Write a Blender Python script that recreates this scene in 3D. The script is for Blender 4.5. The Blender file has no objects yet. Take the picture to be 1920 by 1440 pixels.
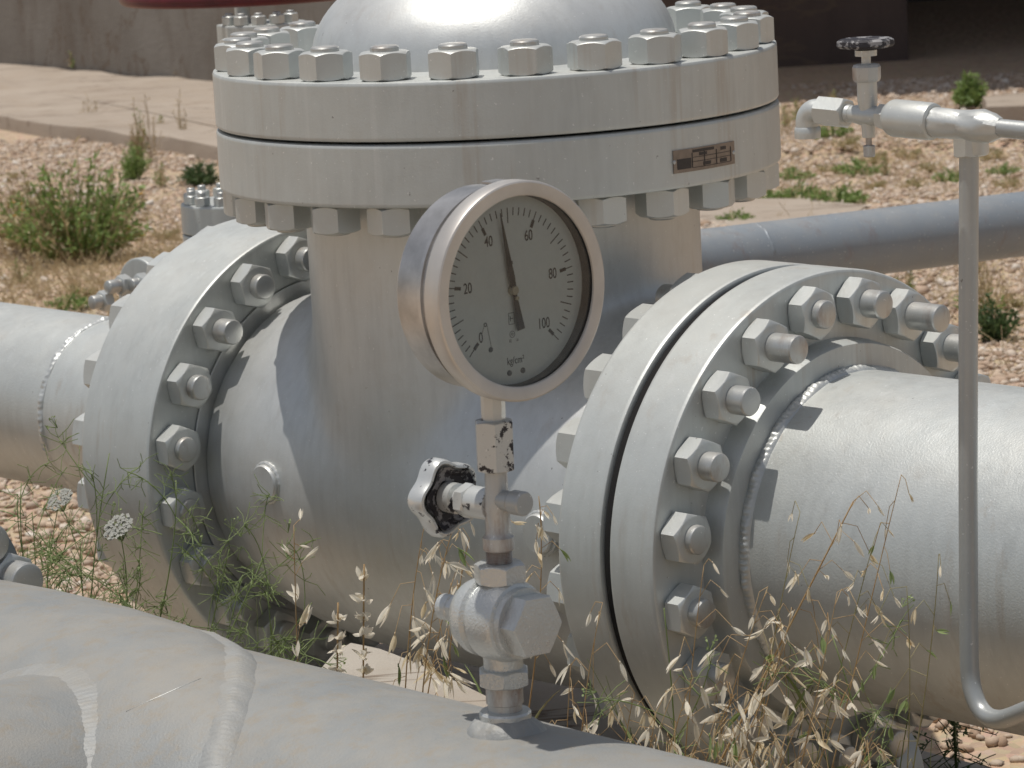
import bpy, math, random
import numpy as np
from mathutils import Vector, Matrix, Quaternion, noise
random.seed(7); rng = np.random.default_rng(7)
scene = bpy.context.scene
C = scene.collection
R = math.radians

# ------------------------------------------------------------------ camera
F = 6267.4; PITCH = 0.1785; ROLL = -0.0535; H = 1.07
_right = Vector((1, 0, 0)); FWD = Vector((0, math.cos(PITCH), -math.sin(PITCH)))
_up = _right.cross(FWD)
RGT = math.cos(ROLL) * _right + math.sin(ROLL) * _up
UPV = -math.sin(ROLL) * _right + math.cos(ROLL) * _up
cam_d = bpy.data.cameras.new('camera'); cam = bpy.data.objects.new('camera', cam_d); C.objects.link(cam)
m = Matrix((( RGT.x, UPV.x, -FWD.x, 0), (RGT.y, UPV.y, -FWD.y, 0), (RGT.z, UPV.z, -FWD.z, H), (0, 0, 0, 1)))
cam.matrix_world = m
cam_d.sensor_width = 36; cam_d.lens = F / 1920 * 36; cam_d.clip_start = 0.05; cam_d.clip_end = 2000
cam_d.dof.use_dof = True; cam_d.dof.focus_distance = 3.0; cam_d.dof.aperture_fstop = 27
scene.camera = cam

# ------------------------------------------------------------------ light
SUN = Vector((-0.19, -0.02, 0.98)).normalized()          # towards the sun
world = bpy.data.worlds.new('World'); scene.world = world; world.use_nodes = True
wn = world.node_tree; wn.nodes.clear()
sky = wn.nodes.new('ShaderNodeTexSky'); sky.sky_type = 'NISHITA'; sky.sun_disc = False
sky.sun_elevation = math.asin(SUN.z); sky.sun_rotation = math.atan2(SUN.x, SUN.y)
sky.dust_density = 2.0
bg = wn.nodes.new('ShaderNodeBackground'); bg.inputs[1].default_value = 0.082
wo = wn.nodes.new('ShaderNodeOutputWorld')
hsv = wn.nodes.new('ShaderNodeHueSaturation'); hsv.inputs['Saturation'].default_value = .55; hsv.inputs['Value'].default_value = 1.1
wn.links.new(sky.outputs[0], hsv.inputs['Color']); wn.links.new(hsv.outputs[0], bg.inputs[0]); wn.links.new(bg.outputs[0], wo.inputs[0])
sd = bpy.data.lights.new('sun', 'SUN'); sd.energy = 3.65; sd.angle = R(0.5); sd.color = (1.0, 0.955, 0.89)
so = bpy.data.objects.new('sun', sd); C.objects.link(so); so.location = (-2, 0, 8)
so.rotation_euler = SUN.to_track_quat('Z', 'Y').to_euler()
scene.view_settings.view_transform = 'Standard'; scene.view_settings.look = 'None'
scene.view_settings.gamma = 1; scene.view_settings.exposure = -0.18
scene.cycles.max_bounces = 8; scene.cycles.transparent_max_bounces = 12
scene.cycles.use_denoising = True

# ------------------------------------------------------------------ pixel helpers (reference pixel -> point at a real distance)
CAM = Vector((0, 0, H))
def ray(px, py): return (FWD + (px - 960) / F * RGT - (py - 720) / F * UPV)
def W(px, py, Y): d = ray(px, py); return CAM + d * (Y / d.y)
def G(px, py, z=0.0): d = ray(px, py); return CAM + d * ((z - H) / d.z)

U = Vector((0.67638, -0.73656, 0)); Z = Vector((0, 0, 1)); HV = U.cross(Z)   # pipe axis, up, horizontal across (towards camera left)
B = Vector((0, 3.565, H - 0.2855)); O = Vector((0, 3.565, H - 0.7445))

# ------------------------------------------------------------------ mesh builder
def frame(o, z, x=None):
    z = Vector(z).normalized()
    if x is None: x = Vector((0, 0, 1)) if abs(z.z) < 0.9 else Vector((1, 0, 0))
    y = z.cross(x).normalized(); x = y.cross(z).normalized()
    return Matrix(((x.x, y.x, z.x, o[0]), (x.y, y.y, z.y, o[1]), (x.z, y.z, z.z, o[2]), (0, 0, 0, 1)))
I4 = Matrix.Identity(4)
class MB:
    def __init__(s): s.v = []; s.f = []
    def add(s, vs, fs, M=None):
        b = len(s.v)
        s.v += [tuple((M @ Vector(v)) if M else v) for v in vs]
        s.f += [tuple(b + i for i in f) for f in fs]
    def lathe(s, prof, M=None, n=48, fn=None, close=False):
        vs = []; fs = []; idx = []
        for r, z in prof:
            if r < 1e-7: idx.append([len(vs)] * n); vs.append((0, 0, z))
            else:
                idx.append(list(range(len(vs), len(vs) + n)))
                for k in range(n):
                    a = 2 * math.pi * k / n
                    rr = r * (fn(a, z) if fn else 1)
                    vs.append((rr * math.cos(a), rr * math.sin(a), z))
        L = list(zip(idx[:-1], idx[1:]))
        if close: L.append((idx[-1], idx[0]))
        for A, Bq in L:
            for k in range(n):
                q = [A[k], A[(k + 1) % n], Bq[(k + 1) % n], Bq[k]]
                o = []
                for i in q:
                    if i not in o: o.append(i)
                if len(o) > 2: fs.append(o)
        s.add(vs, fs, M); return s
    def cyl(s, r, z0, z1, M=None, n=32, c=0.001, r2=None):
        r2 = r if r2 is None else r2; c = min(c, r * .4, abs(z1 - z0) * .4)
        return s.lathe([(0, z0), (r - c, z0), (r - c * .3, z0 + c * .3), (r, z0 + c), (r2, z1 - c), (r2 - c * .3, z1 - c * .3), (r2 - c, z1), (0, z1)], M, n)
    def hexp(s, af, z0, z1, M=None, n=48, rot=0.0, c0=True, c1=True, k=0.45, sides=6):
        a = af / 2; seg = 2 * math.pi / sides
        def hr(t): t = (t - rot) % seg - seg / 2; return a / math.cos(t)
        rm = a / math.cos(seg / 2); rc = a * 0.93
        def zt(r): return max(0, r - a * .985) * k * 1.3
        rings = []
        def ring(f): rings.append([f(2 * math.pi * i / n + rot) + (2 * math.pi * i / n + rot,) for i in range(n)])
        e = .0006
        if c0: ring(lambda t: (rc, z0)); ring(lambda t: (hr(t) - e, z0 + zt(hr(t)))); ring(lambda t: (hr(t), z0 + e + zt(hr(t))))
        else: ring(lambda t: (hr(t), z0))
        if c1: ring(lambda t: (hr(t), z1 - e - zt(hr(t)))); ring(lambda t: (hr(t) - e, z1 - zt(hr(t)))); ring(lambda t: (rc, z1))
        else: ring(lambda t: (hr(t), z1))
        vs = [(0, 0, z0)]; fs = []
        for rg in rings:
            for r, z, t in rg: vs.append((r * math.cos(t), r * math.sin(t), z))
        nr = len(rings); top = len(vs); vs.append((0, 0, z1))
        for i in range(n):
            j = (i + 1) % n
            fs.append((0, 1 + j, 1 + i))
            for q in range(nr - 1): fs.append((1 + q * n + i, 1 + q * n + j, 1 + (q + 1) * n + j, 1 + (q + 1) * n + i))
            fs.append((1 + (nr - 1) * n + i, 1 + (nr - 1) * n + j, top))
        s.add(vs, fs, M); return s
    def tube(s, pts, rad, n=8, cap=True, rf=None, flat=1.0, nrm=None):
        P = [Vector(p) for p in pts]; N = len(P)
        if not hasattr(rad, '__len__'): rad = [rad] * N
        t0 = (P[1] - P[0]).normalized(); x = Vector(nrm) if nrm is not None else t0.orthogonal().normalized()
        vs = []; fs = []
        for i in range(N):
            t = (P[min(i + 1, N - 1)] - P[max(i - 1, 0)]).normalized()
            if nrm is not None and callable(nrm): x = nrm(i)
            x = (x - x.dot(t) * t)
            x = x.normalized() if x.length > 1e-6 else t.orthogonal().normalized()
            y = t.cross(x)
            for k in range(n):
                a = 2 * math.pi * k / n; r = rad[i] * (rf(i, a) if rf else 1)
                vs.append(P[i] + x * math.cos(a) * r * flat + y * math.sin(a) * r)
            if i:
                for k in range(n): fs.append(((i - 1) * n + k, (i - 1) * n + (k + 1) % n, i * n + (k + 1) % n, i * n + k))
        if cap: fs.append(tuple(range(n))[::-1]); fs.append(tuple((N - 1) * n + k for k in range(n)))
        s.add([tuple(v) for v in vs], fs); return s
    def box(s, a, b, M=None, c=0.0):
        x0, y0, z0 = a; x1, y1, z1 = b
        if c <= 0:
            vs = [(x, y, z) for z in (z0, z1) for y in (y0, y1) for x in (x0, x1)]
            fs = [(0, 2, 3, 1), (4, 5, 7, 6), (0, 1, 5, 4), (2, 6, 7, 3), (0, 4, 6, 2), (1, 3, 7, 5)]
            s.add(vs, fs, M); return s
        def ringr(z, d): return [(x0 + c + d - c, y0 + c + d - c, z)]
        vs = []
        for z, d in ((z0, c), (z0 + c, 0), (z1 - c, 0), (z1, c)):
            e = c
            vs += [(x0 + d, y0 + d + e, z), (x0 + d + e, y0 + d, z), (x1 - d - e, y0 + d, z), (x1 - d, y0 + d + e, z), (x1 - d, y1 - d - e, z), (x1 - d - e, y1 - d, z), (x0 + d + e, y1 - d, z), (x0 + d, y1 - d - e, z)]
        fs = [tuple(range(8))[::-1], tuple(24 + i for i in range(8))]
        for q in range(3):
            for i in range(8): j = (i + 1) % 8; fs.append((q * 8 + i, q * 8 + j, q * 8 + 8 + j, q * 8 + 8 + i))
        s.add(vs, fs, M); return s
    def mesh(s, name, ang=28):
        me = bpy.data.meshes.new(name); me.from_pydata(s.v, [], s.f); me.update()
        me.polygons.foreach_set('use_smooth', [True] * len(me.polygons))
        if ang: me.set_sharp_from_angle(angle=R(ang))
        return me
    def obj(s, name, mat, parent=None, ang=28):
        return link(name, s.mesh(name, ang), mat, parent)
def link(name, me, mat, parent=None, M=None):
    o = bpy.data.objects.new(name, me)
    if mat and not me.materials: me.materials.append(mat)
    C.objects.link(o); o.parent = parent
    if M is not None: o.matrix_basis = M
    return o
def tag(o, label=None, cat=None, group=None, kind=None):
    if label: o['label'] = label
    if cat: o['category'] = cat
    if group: o['group'] = group
    if kind: o['kind'] = kind
    return o
def thing(name, label, cat, loc=(0, 0, 0), group=None):
    o = bpy.data.objects.new(name, None); C.objects.link(o); o.empty_display_size = .05
    o.location = loc; tag(o, label, cat, group); return o
def bead(mb, pts, r, closed=True, amp=.25, nrm=None, seed=0, step=.006, flat=1.0):
    """a weld bead: ripples and lumps along a path"""
    P = [Vector(p) for p in pts]
    if closed: P.append(P[0])
    out = []
    for a, b in zip(P[:-1], P[1:]):
        k = max(1, int((b - a).length / step))
        for i in range(k): out.append(a.lerp(b, i / k))
    out.append(P[-1])
    n = len(out)
    rad = [r * (1 + amp * noise.noise(p * 60 + Vector((seed, 0, 0))) + amp * .6 * math.sin(i * 2.1 + 2 * noise.noise(p * 15))) for i, p in enumerate(out)]
    mb.tube(out, rad, 8, cap=not closed, nrm=nrm, flat=flat)
def circle(c, rad, ax, n=120, x=None):
    M = frame(c, ax, x); return [M @ Vector((rad * math.cos(2 * math.pi * k / n), rad * math.sin(2 * math.pi * k / n), 0)) for k in range(n)]

def weld_strip(mb, centre_pts, radial, half, height, seed=0, rip=.10, lump=.45, freq=1100, closed=False, drop=0.0):
    """a wide flattened bead with crescent ripples; radial(i)-> outward normal"""
    P = centre_pts; vs = []; fs = []; m_ = 11; stp = min(.0016, 1.2 / freq)
    # resample finely
    Q = []; Nn = []
    for i in range(len(P) - 1):
        k = max(1, int((P[i + 1] - P[i]).length / stp))
        for q in range(k): Q.append(P[i].lerp(P[i + 1], q / k)); Nn.append(radial(i).lerp(radial(i + 1), q / k).normalized())
    s_ = 0
    for i, p in enumerate(Q):
        t_ = ((Q[(i + 1) % len(Q)] - Q[i - 1]) if closed else (Q[min(i + 1, len(Q) - 1)] - Q[max(i - 1, 0)])).normalized(); nv = Nn[i]; sd_ = t_.cross(nv).normalized(); s_ += stp
        wv = half * (1 + .12 * noise.noise(p * 30 + Vector((seed, 0, 0))))
        for k in range(m_):
            x = -1 + 2 * k / (m_ - 1)
            ph = s_ * freq + 1.6 * x * x + 3.5 * noise.noise(p * 30)
            hh = height * (1 - x * x) ** .6 * (1 + rip * math.sin(ph) * (1 - x * x) + lump * noise.noise(p * 70 + Vector((0, x, seed))))  - .0010 - drop * max(0, x) ** 1.3
            vs.append(tuple(p + sd_ * x * wv + nv * hh))
        if i:
            for k in range(m_ - 1): a = (i - 1) * m_ + k; fs.append((a, a + 1, a + m_ + 1, a + m_))
    if closed:
        e_ = (len(Q) - 1) * m_
        for k in range(m_ - 1): fs.append((e_ + k, e_ + k + 1, k + 1, k))
    mb.add(vs, fs)
def weld_ring(c, rad, ax, half, height, seed=0, **k):
    mb = MB(); P = circle(c, rad, ax, 180); P.append(P[0]); N_ = [(p - Vector(c)).normalized() for p in P]
    weld_strip(mb, P, lambda i: N_[i], half, height, seed, closed=True, **k); return mb

# ------------------------------------------------------------------ materials
class NT:
    def __init__(s, name):
        s.m = bpy.data.materials.new(name); s.m.use_nodes = True; s.t = s.m.node_tree
        s.b = s.t.nodes['Principled BSDF']; s.geo = s.n('ShaderNodeNewGeometry')
        s.pos = s.geo.outputs['Position']
    def n(s, typ, **kw):
        x = s.t.nodes.new(typ)
        for k, v in kw.items(): setattr(x, k, v)
        return x
    def l(s, a, b): s.t.links.new(a, b)
    def setv(s, inp, v):
        if isinstance(v, bpy.types.NodeSocket): s.l(v, inp)
        else: inp.default_value = v
    def noise(s, scale, detail=4, rough=.55, vec=None, dist=0.0):
        x = s.n('ShaderNodeTexNoise'); x.inputs['Scale'].default_value = scale; x.inputs['Detail'].default_value = detail
        x.inputs['Roughness'].default_value = rough; x.inputs['Distortion'].default_value = dist
        s.l(vec or s.pos, x.inputs['Vector']); return x.outputs['Fac']
    def ramp(s, fac, stops, interp='LINEAR'):
        x = s.n('ShaderNodeValToRGB'); x.color_ramp.interpolation = interp; e = x.color_ramp.elements
        while len(e) < len(stops): e.new(.5)
        for q, (p, c) in zip(e, stops): q.position = p; q.color = (c, c, c, 1) if not hasattr(c, '__len__') else (*c, 1)
        s.l(fac, x.inputs[0]); return x.outputs[0]
    def mix(s, fac, a, b, blend='MIX'):
        x = s.n('ShaderNodeMix', data_type='RGBA', blend_type=blend)
        s.setv(x.inputs[0], fac)
        for i, v in ((6, a), (7, b)): s.setv(x.inputs[i], v if isinstance(v, bpy.types.NodeSocket) else (*v, 1))
        return x.outputs[2]
    def math(s, op, a, b=0.0):
        x = s.n('ShaderNodeMath', operation=op); s.setv(x.inputs[0], a); s.setv(x.inputs[1], b); return x.outputs[0]
    def scale(s, v):
        x = s.n('ShaderNodeVectorMath', operation='MULTIPLY'); s.l(s.pos, x.inputs[0]); x.inputs[1].default_value = v; return x.outputs[0]
    def bump(s, h, strength, dist=.001, prev=None):
        x = s.n('ShaderNodeBump'); x.inputs['Strength'].default_value = strength; x.inputs['Distance'].default_value = dist
        s.l(h, x.inputs['Height'])
        if prev: s.l(prev, x.inputs['Normal'])
        return x.outputs[0]
    def out(s, col, rough=.5, metal=0.0, nrm=None):
        s.setv(s.b.inputs['Base Color'], col if isinstance(col, bpy.types.NodeSocket) else (*col, 1))
        s.setv(s.b.inputs['Roughness'], rough); s.setv(s.b.inputs['Metallic'], metal)
        if nrm: s.l(nrm, s.b.inputs['Normal'])
        return s.m

def silver(name, base=(.55, .56, .565), dust=(.50, .44, .36), dustamt=.5, metal=.55, rough=.42, fine=.4, chips=None, rust=0.0, streak=True, speck=True, drip=0.0, mott=.35):
    t = NT(name)
    big = t.noise(3.5, 5, .6); mid = t.noise(22, 5, .6); grain = t.noise(420, 2, .6); brush = t.noise(90, 3, .6, t.scale((1, 1, .12)))
    c = t.mix(t.ramp(big, [(.3, 0), (.75, 1)]), base, tuple(x * .86 for x in base))
    c = t.mix(t.ramp(mid, [(.45, 0), (.8, .35)]), c, tuple(min(1, x * 1.12) for x in base))
    if streak: c = t.mix(t.math('MULTIPLY', t.ramp(brush, [(.45, 0), (.8, .7)]), t.ramp(t.noise(7, 4, .6), [(.35, .1), (.65, 1)])), c, tuple(x * .72 for x in base))
    sep = t.n('ShaderNodeSeparateXYZ'); t.l(t.geo.outputs['Normal'], sep.inputs[0])
    upf = t.ramp(sep.outputs[2], [(.35, .12), (1.0, 1)])
    df = t.math('MULTIPLY', t.ramp(t.noise(9, 6, .7), [(.35, 0), (.7, 1)]), t.math('MULTIPLY', upf, dustamt))
    c = t.mix(df, c, dust)
    c = t.mix(t.math('MULTIPLY', t.ramp(t.noise(46, 6, .75), [(.5, 0), (.66, 1)]), dustamt * mott), c, tuple(x * .85 for x in dust))
    m_ = t.math('SUBTRACT', metal, t.math('MULTIPLY', df, metal * .8))
    r_ = t.math('ADD', t.math('MULTIPLY', mid, .22), t.math('ADD', rough - .11, t.math('MULTIPLY', df, .25)))
    if speck:
        sp = t.ramp(t.noise(330, 1, .5), [(.73, 0), (.77, 1)]); c = t.mix(t.math('MULTIPLY', sp, .55), c, (.85, .85, .84))
        dk = t.ramp(t.noise(150, 2, .5, t.scale((1, 1.3, .9))), [(.76, 0), (.79, 1)]); c = t.mix(t.math('MULTIPLY', dk, .6), c, (.12, .10, .09))
    if drip > 0:
        dv = t.noise(1.0, 5, .65, t.scale((42, 42, 2.2))); dm = t.math('MULTIPLY', t.ramp(dv, [(.57, 0), (.68, 1)]), t.ramp(t.noise(6, 3, .6), [(.42, 0), (.62, 1)]))
        c = t.mix(t.math('MULTIPLY', dm, drip), c, (.36, .28, .20))
        dm2 = t.math('MULTIPLY', t.ramp(t.noise(1.0, 3, .6, t.scale((75, 75, 3.5))), [(.60, 0), (.70, 1)]), drip * .6); c = t.mix(dm2, c, (.72, .73, .72))
    if rust > 0:
        rf = t.ramp(t.noise(38, 5, .7, t.scale((1, 1, .35))), [(.60 - rust * .2, 0), (.72, 1)])
        c = t.mix(t.math('MULTIPLY', rf, min(1, rust * 1.6)), c, (.20, .095, .045)); 
    if chips:
        cf = t.math('MULTIPLY', t.ramp(t.noise(chips[0], 6, .72), [(chips[1], 0), (chips[1] + .02, 1)]), 1.0)
        c = t.mix(cf, c, (.022, .02, .025)); m_ = t.math('MULTIPLY', m_, t.math('SUBTRACT', 1.0, cf))
    nb = t.bump(grain, fine * .5, .0006); nb = t.bump(mid, .25, .0012, nb)
    return t.out(c, r_, m_, nb)

SILVER = silver('silver_paint', base=(0.596, 0.621, 0.607), metal=.5)
FLANGE = silver('flange_paint', base=(0.571, 0.598, 0.584), dustamt=.25, metal=.36, rough=.47, drip=.32)
NUT = silver('nut_paint', base=(0.596, 0.621, 0.607), dustamt=.3, metal=.5, rough=.42, streak=False, drip=.3)
STUD = silver('stud_paint', base=(0.527, 0.541, 0.530), metal=.65, rough=.38, rust=.30, streak=False)
HUB = silver('body_paint', base=(.66, .675, .665), dustamt=.2, metal=.52, rough=.44, drip=.2, mott=.6)
PIPE = silver('pipe_paint', base=(0.596, 0.621, 0.604), dustamt=.25, metal=.42, rough=.44, fine=1.0, drip=.35)
FGPIPE = silver('dusty_pipe_paint', base=(.29, .303, .303), dust=(.36, .315, .25), dustamt=.55, metal=.25, rough=.52, fine=1.3, streak=False, speck=False, mott=1.3)
WELDF = silver('dusty_weld_paint', base=(.315, .327, .327), dust=(.36, .32, .255), dustamt=.5, metal=.15, rough=.58, fine=1.6, streak=False, speck=False, mott=1.0)
WELD = silver('weld_paint', base=(0.596, 0.616, 0.604), dustamt=.25, metal=.5, rough=.42, fine=.7, streak=False)
CHIP = silver('chipped_paint', base=(0.616, 0.636, 0.624), dustamt=.15, metal=.4, rough=.36, chips=(50, .565), streak=False, rust=.1)
CHIPH = silver('worn_knob_paint', base=(0.655, 0.676, 0.668), dustamt=.1, metal=.5, rough=.34, chips=(95, .57), streak=False)
WORNB = silver('black_worn_knob', base=(0.256, 0.251, 0.257), dustamt=.1, metal=.1, rough=.62, chips=(90, .46), streak=False)
RUSTY = silver('rust_streaked_paint', base=(0.537, 0.551, 0.540), dustamt=.2, metal=.35, rough=.42, rust=.75, streak=False)
CAST = silver('cast_paint', base=(0.625, 0.646, 0.634), dustamt=.2, metal=.5, rough=.31, fine=2.2, rust=.08, streak=False)
THIN = silver('tube_paint', base=(0.438, 0.455, 0.450), dustamt=.15, metal=.4, rough=.40, streak=False, rust=.05)
BLUEP = silver('blue_grey_pipe_paint', base=(.25, .285, .32), dustamt=.3, metal=.15, rough=.5, streak=False, rust=.2)

def simple(name, col, rough=.6, metal=0.0, nscale=40, var=.2, bump=.3, tr=False, col2=None):
    t = NT(name)
    n1 = t.noise(nscale, 5, .6)
    c = t.mix(t.ramp(n1, [(.3, 0), (.7, 1)]), col, col2 or tuple(x * (1 - var) for x in col))
    t.out(c, rough, metal, t.bump(n1, bump, .001))
    if tr:
        ts = t.n('ShaderNodeBsdfTranslucent'); t.l(c, ts.inputs[0]); mx = t.n('ShaderNodeMixShader'); mx.inputs[0].default_value = .35 if tr is True else tr
        o = [x for x in t.t.nodes if x.type == 'OUTPUT_MATERIAL'][0]
        t.l(t.b.outputs[0], mx.inputs[1]); t.l(ts.outputs[0], mx.inputs[2]); t.l(mx.outputs[0], o.inputs[0])
    return t.m
DARK = simple('dark_gasket', (.008, .007, .007), .95)
BLACK = simple('black_paint_and_shade', (.012, .011, .012), .5)
INK = simple('dial_ink', (.018, .018, .02), .6)
PALEINK = simple('pale_dial_ink', (.10, .11, .11), .6)
DIAL = simple('dial_face', (.68, .73, .72), .55, nscale=8, var=.06, bump=.02)
STEEL = simple('stainless_case', (.58, .57, .56), .38, .85, nscale=26, var=.45, bump=.15)
BEZEL = simple('brushed_bezel', (.62, .59, .55), .42, .6, nscale=30, var=.15, bump=.08)
RED = simple('red_paint', (.13, .010, .016), .4, 0, nscale=25, var=.5, bump=.2)
PLATE = simple('name_plate', (.30, .245, .20), .45, .35, nscale=120, var=.3)
PLATED = simple('plate_marks', (.055, .045, .04), .6, nscale=200)
STRAW = simple('oat_husk', (.95, .91, .80), .5, 0, nscale=120, var=.25, tr=.55, col2=(.90, .82, .66))
STRAWS = simple('straw_stem', (.64, .49, .27), .6, 0, nscale=60, tr=True, col2=(.46, .29, .13))
GREENL = simple('green_leaf', (.30, .40, .13), .5, 0, nscale=50, tr=True, col2=(.18, .27, .08))
GREENS = simple('green_stem', (.35, .43, .18), .55, 0, nscale=50, tr=True, col2=(.24, .32, .12))
PALEGR = simple('dry_green', (.36, .36, .17), .6, 0, nscale=50, tr=True, col2=(.42, .33, .18))
DKGREEN = simple('dark_weed', (.10, .16, .06), .5, 0, nscale=50, tr=True)
DRYG = simple('dry_grass', (.66, .55, .36), .7, 0, nscale=30, tr=True, col2=(.50, .39, .22))
WHITEF = simple('white_petals', (.55, .55, .50), .6, 0, nscale=80, tr=True)
YELLOW = simple('yellow_petals', (.75, .42, .02), .6, 0, nscale=80)

def ground_mat():
    t = NT('gravel_ground')
    v1 = t.n('ShaderNodeTexVoronoi'); v1.inputs['Scale'].default_value = 70; t.l(t.pos, v1.inputs['Vector'])
    v2 = t.n('ShaderNodeTexVoronoi'); v2.inputs['Scale'].default_value = 28; t.l(t.pos, v2.inputs['Vector'])
    c = t.mix(t.ramp(t.noise(1.3, 5, .6), [(.3, 0), (.7, 1)]), (.42, .31, .21), (.48, .37, .26))
    c = t.mix(t.ramp(t.noise(14, 5, .7), [(.4, 0), (.7, .8)]), c, (.38, .28, .20))
    hs = t.n('ShaderNodeHueSaturation'); hs.inputs['Saturation'].default_value = .35; t.l(v1.outputs['Color'], hs.inputs['Color'])
    c = t.mix(.22, c, hs.outputs[0], 'OVERLAY')
    nb = t.bump(v1.outputs['Distance'], .7, .006); nb = t.bump(v2.outputs['Distance'], .5, .012, nb)
    return t.out(c, .9, 0, nb)
def stone_mat():
    t = NT('gravel_stones')
    g = t.geo.outputs['Random Per Island']
    c = t.ramp(g, [(0, (.33, .23, .16)), (.2, (.48, .36, .27)), (.4, (.58, .46, .35)), (.6, (.44, .36, .29)), (.8, (.62, .52, .42)), (.93, (.66, .58, .50)), (1, (.74, .70, .63))])
    n1 = t.noise(120, 4, .6); c = t.mix(t.ramp(n1, [(.3, 0), (.8, .5)]), c, (.36, .25, .17))
    return t.out(c, .85, 0, t.bump(n1, .4, .002))
def concrete_mat(name, a=(.42, .36, .29), b=(.30, .25, .20), stain=(.24, .15, .09)):
    t = NT(name)
    c = t.mix(t.ramp(t.noise(1.6, 6, .65), [(.3, 0), (.7, 1)]), a, b)
    c = t.mix(t.ramp(t.noise(5, 6, .7, t.scale((1, 1, .25))), [(.5, 0), (.75, .7)]), c, stain)
    cr = t.ramp(t.noise(1.6, 6, .55, t.scale((.45, 2.6, 1)), .5), [(.490, 0), (.5, 1), (.510, 0)])
    c = t.mix(t.math('MULTIPLY', cr, .85), c, (.14, .10, .07))
    n2 = t.noise(60, 6, .7)
    return t.out(c, .9, 0, t.bump(n2, .5, .006))
GROUND = ground_mat(); STONE = stone_mat()
WALLM = concrete_mat('old_concrete_wall', (.24, .22, .195), (.16, .138, .115), (.11, .075, .05))
SLABM = concrete_mat('concrete_slab', (.42, .355, .29), (.34, .28, .225), (.31, .235, .165))
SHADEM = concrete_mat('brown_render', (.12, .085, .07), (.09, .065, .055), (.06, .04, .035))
ROCKM = concrete_mat('pale_concrete', (.50, .46, .40), (.38, .34, .29), (.33, .27, .21))

# ------------------------------------------------------------------ the setting
def grid_ground():
    xs = np.concatenate([np.linspace(-150, -6, 10), np.linspace(-5, 5, 101), np.linspace(6, 150, 10)])
    ys = np.concatenate([np.linspace(-120, -2, 8), np.linspace(-1, 16, 160), np.linspace(18, 200, 8)])
    V = []
    for y in ys:
        for x in xs:
            near = math.exp(-((x / 6) ** 2) - (((y - 6) / 9) ** 2))
            z = near * (.05 * noise.noise(Vector((x * .7, y * .7, 0))) + .022 * noise.noise(Vector((x * 2.5, y * 2.5, 3))))
            if y > 9.5: z *= .2
            V.append((x, y, z - .012))
    nx = len(xs); fs = [(j * nx + i, j * nx + i + 1, (j + 1) * nx + i + 1, (j + 1) * nx + i) for j in range(len(ys) - 1) for i in range(nx - 1)]
    mb = MB(); mb.add(V, fs); return mb.obj('ground', GROUND, ang=0)
def gz(x, y):
    near = math.exp(-((x / 6) ** 2) - (((y - 6) / 9) ** 2))
    z = near * (.05 * noise.noise(Vector((x * .7, y * .7, 0))) + .022 * noise.noise(Vector((x * 2.5, y * 2.5, 3))))
    return (z * .2 if y > 9.5 else z) - .012
tag(grid_ground(), kind='structure')

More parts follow.
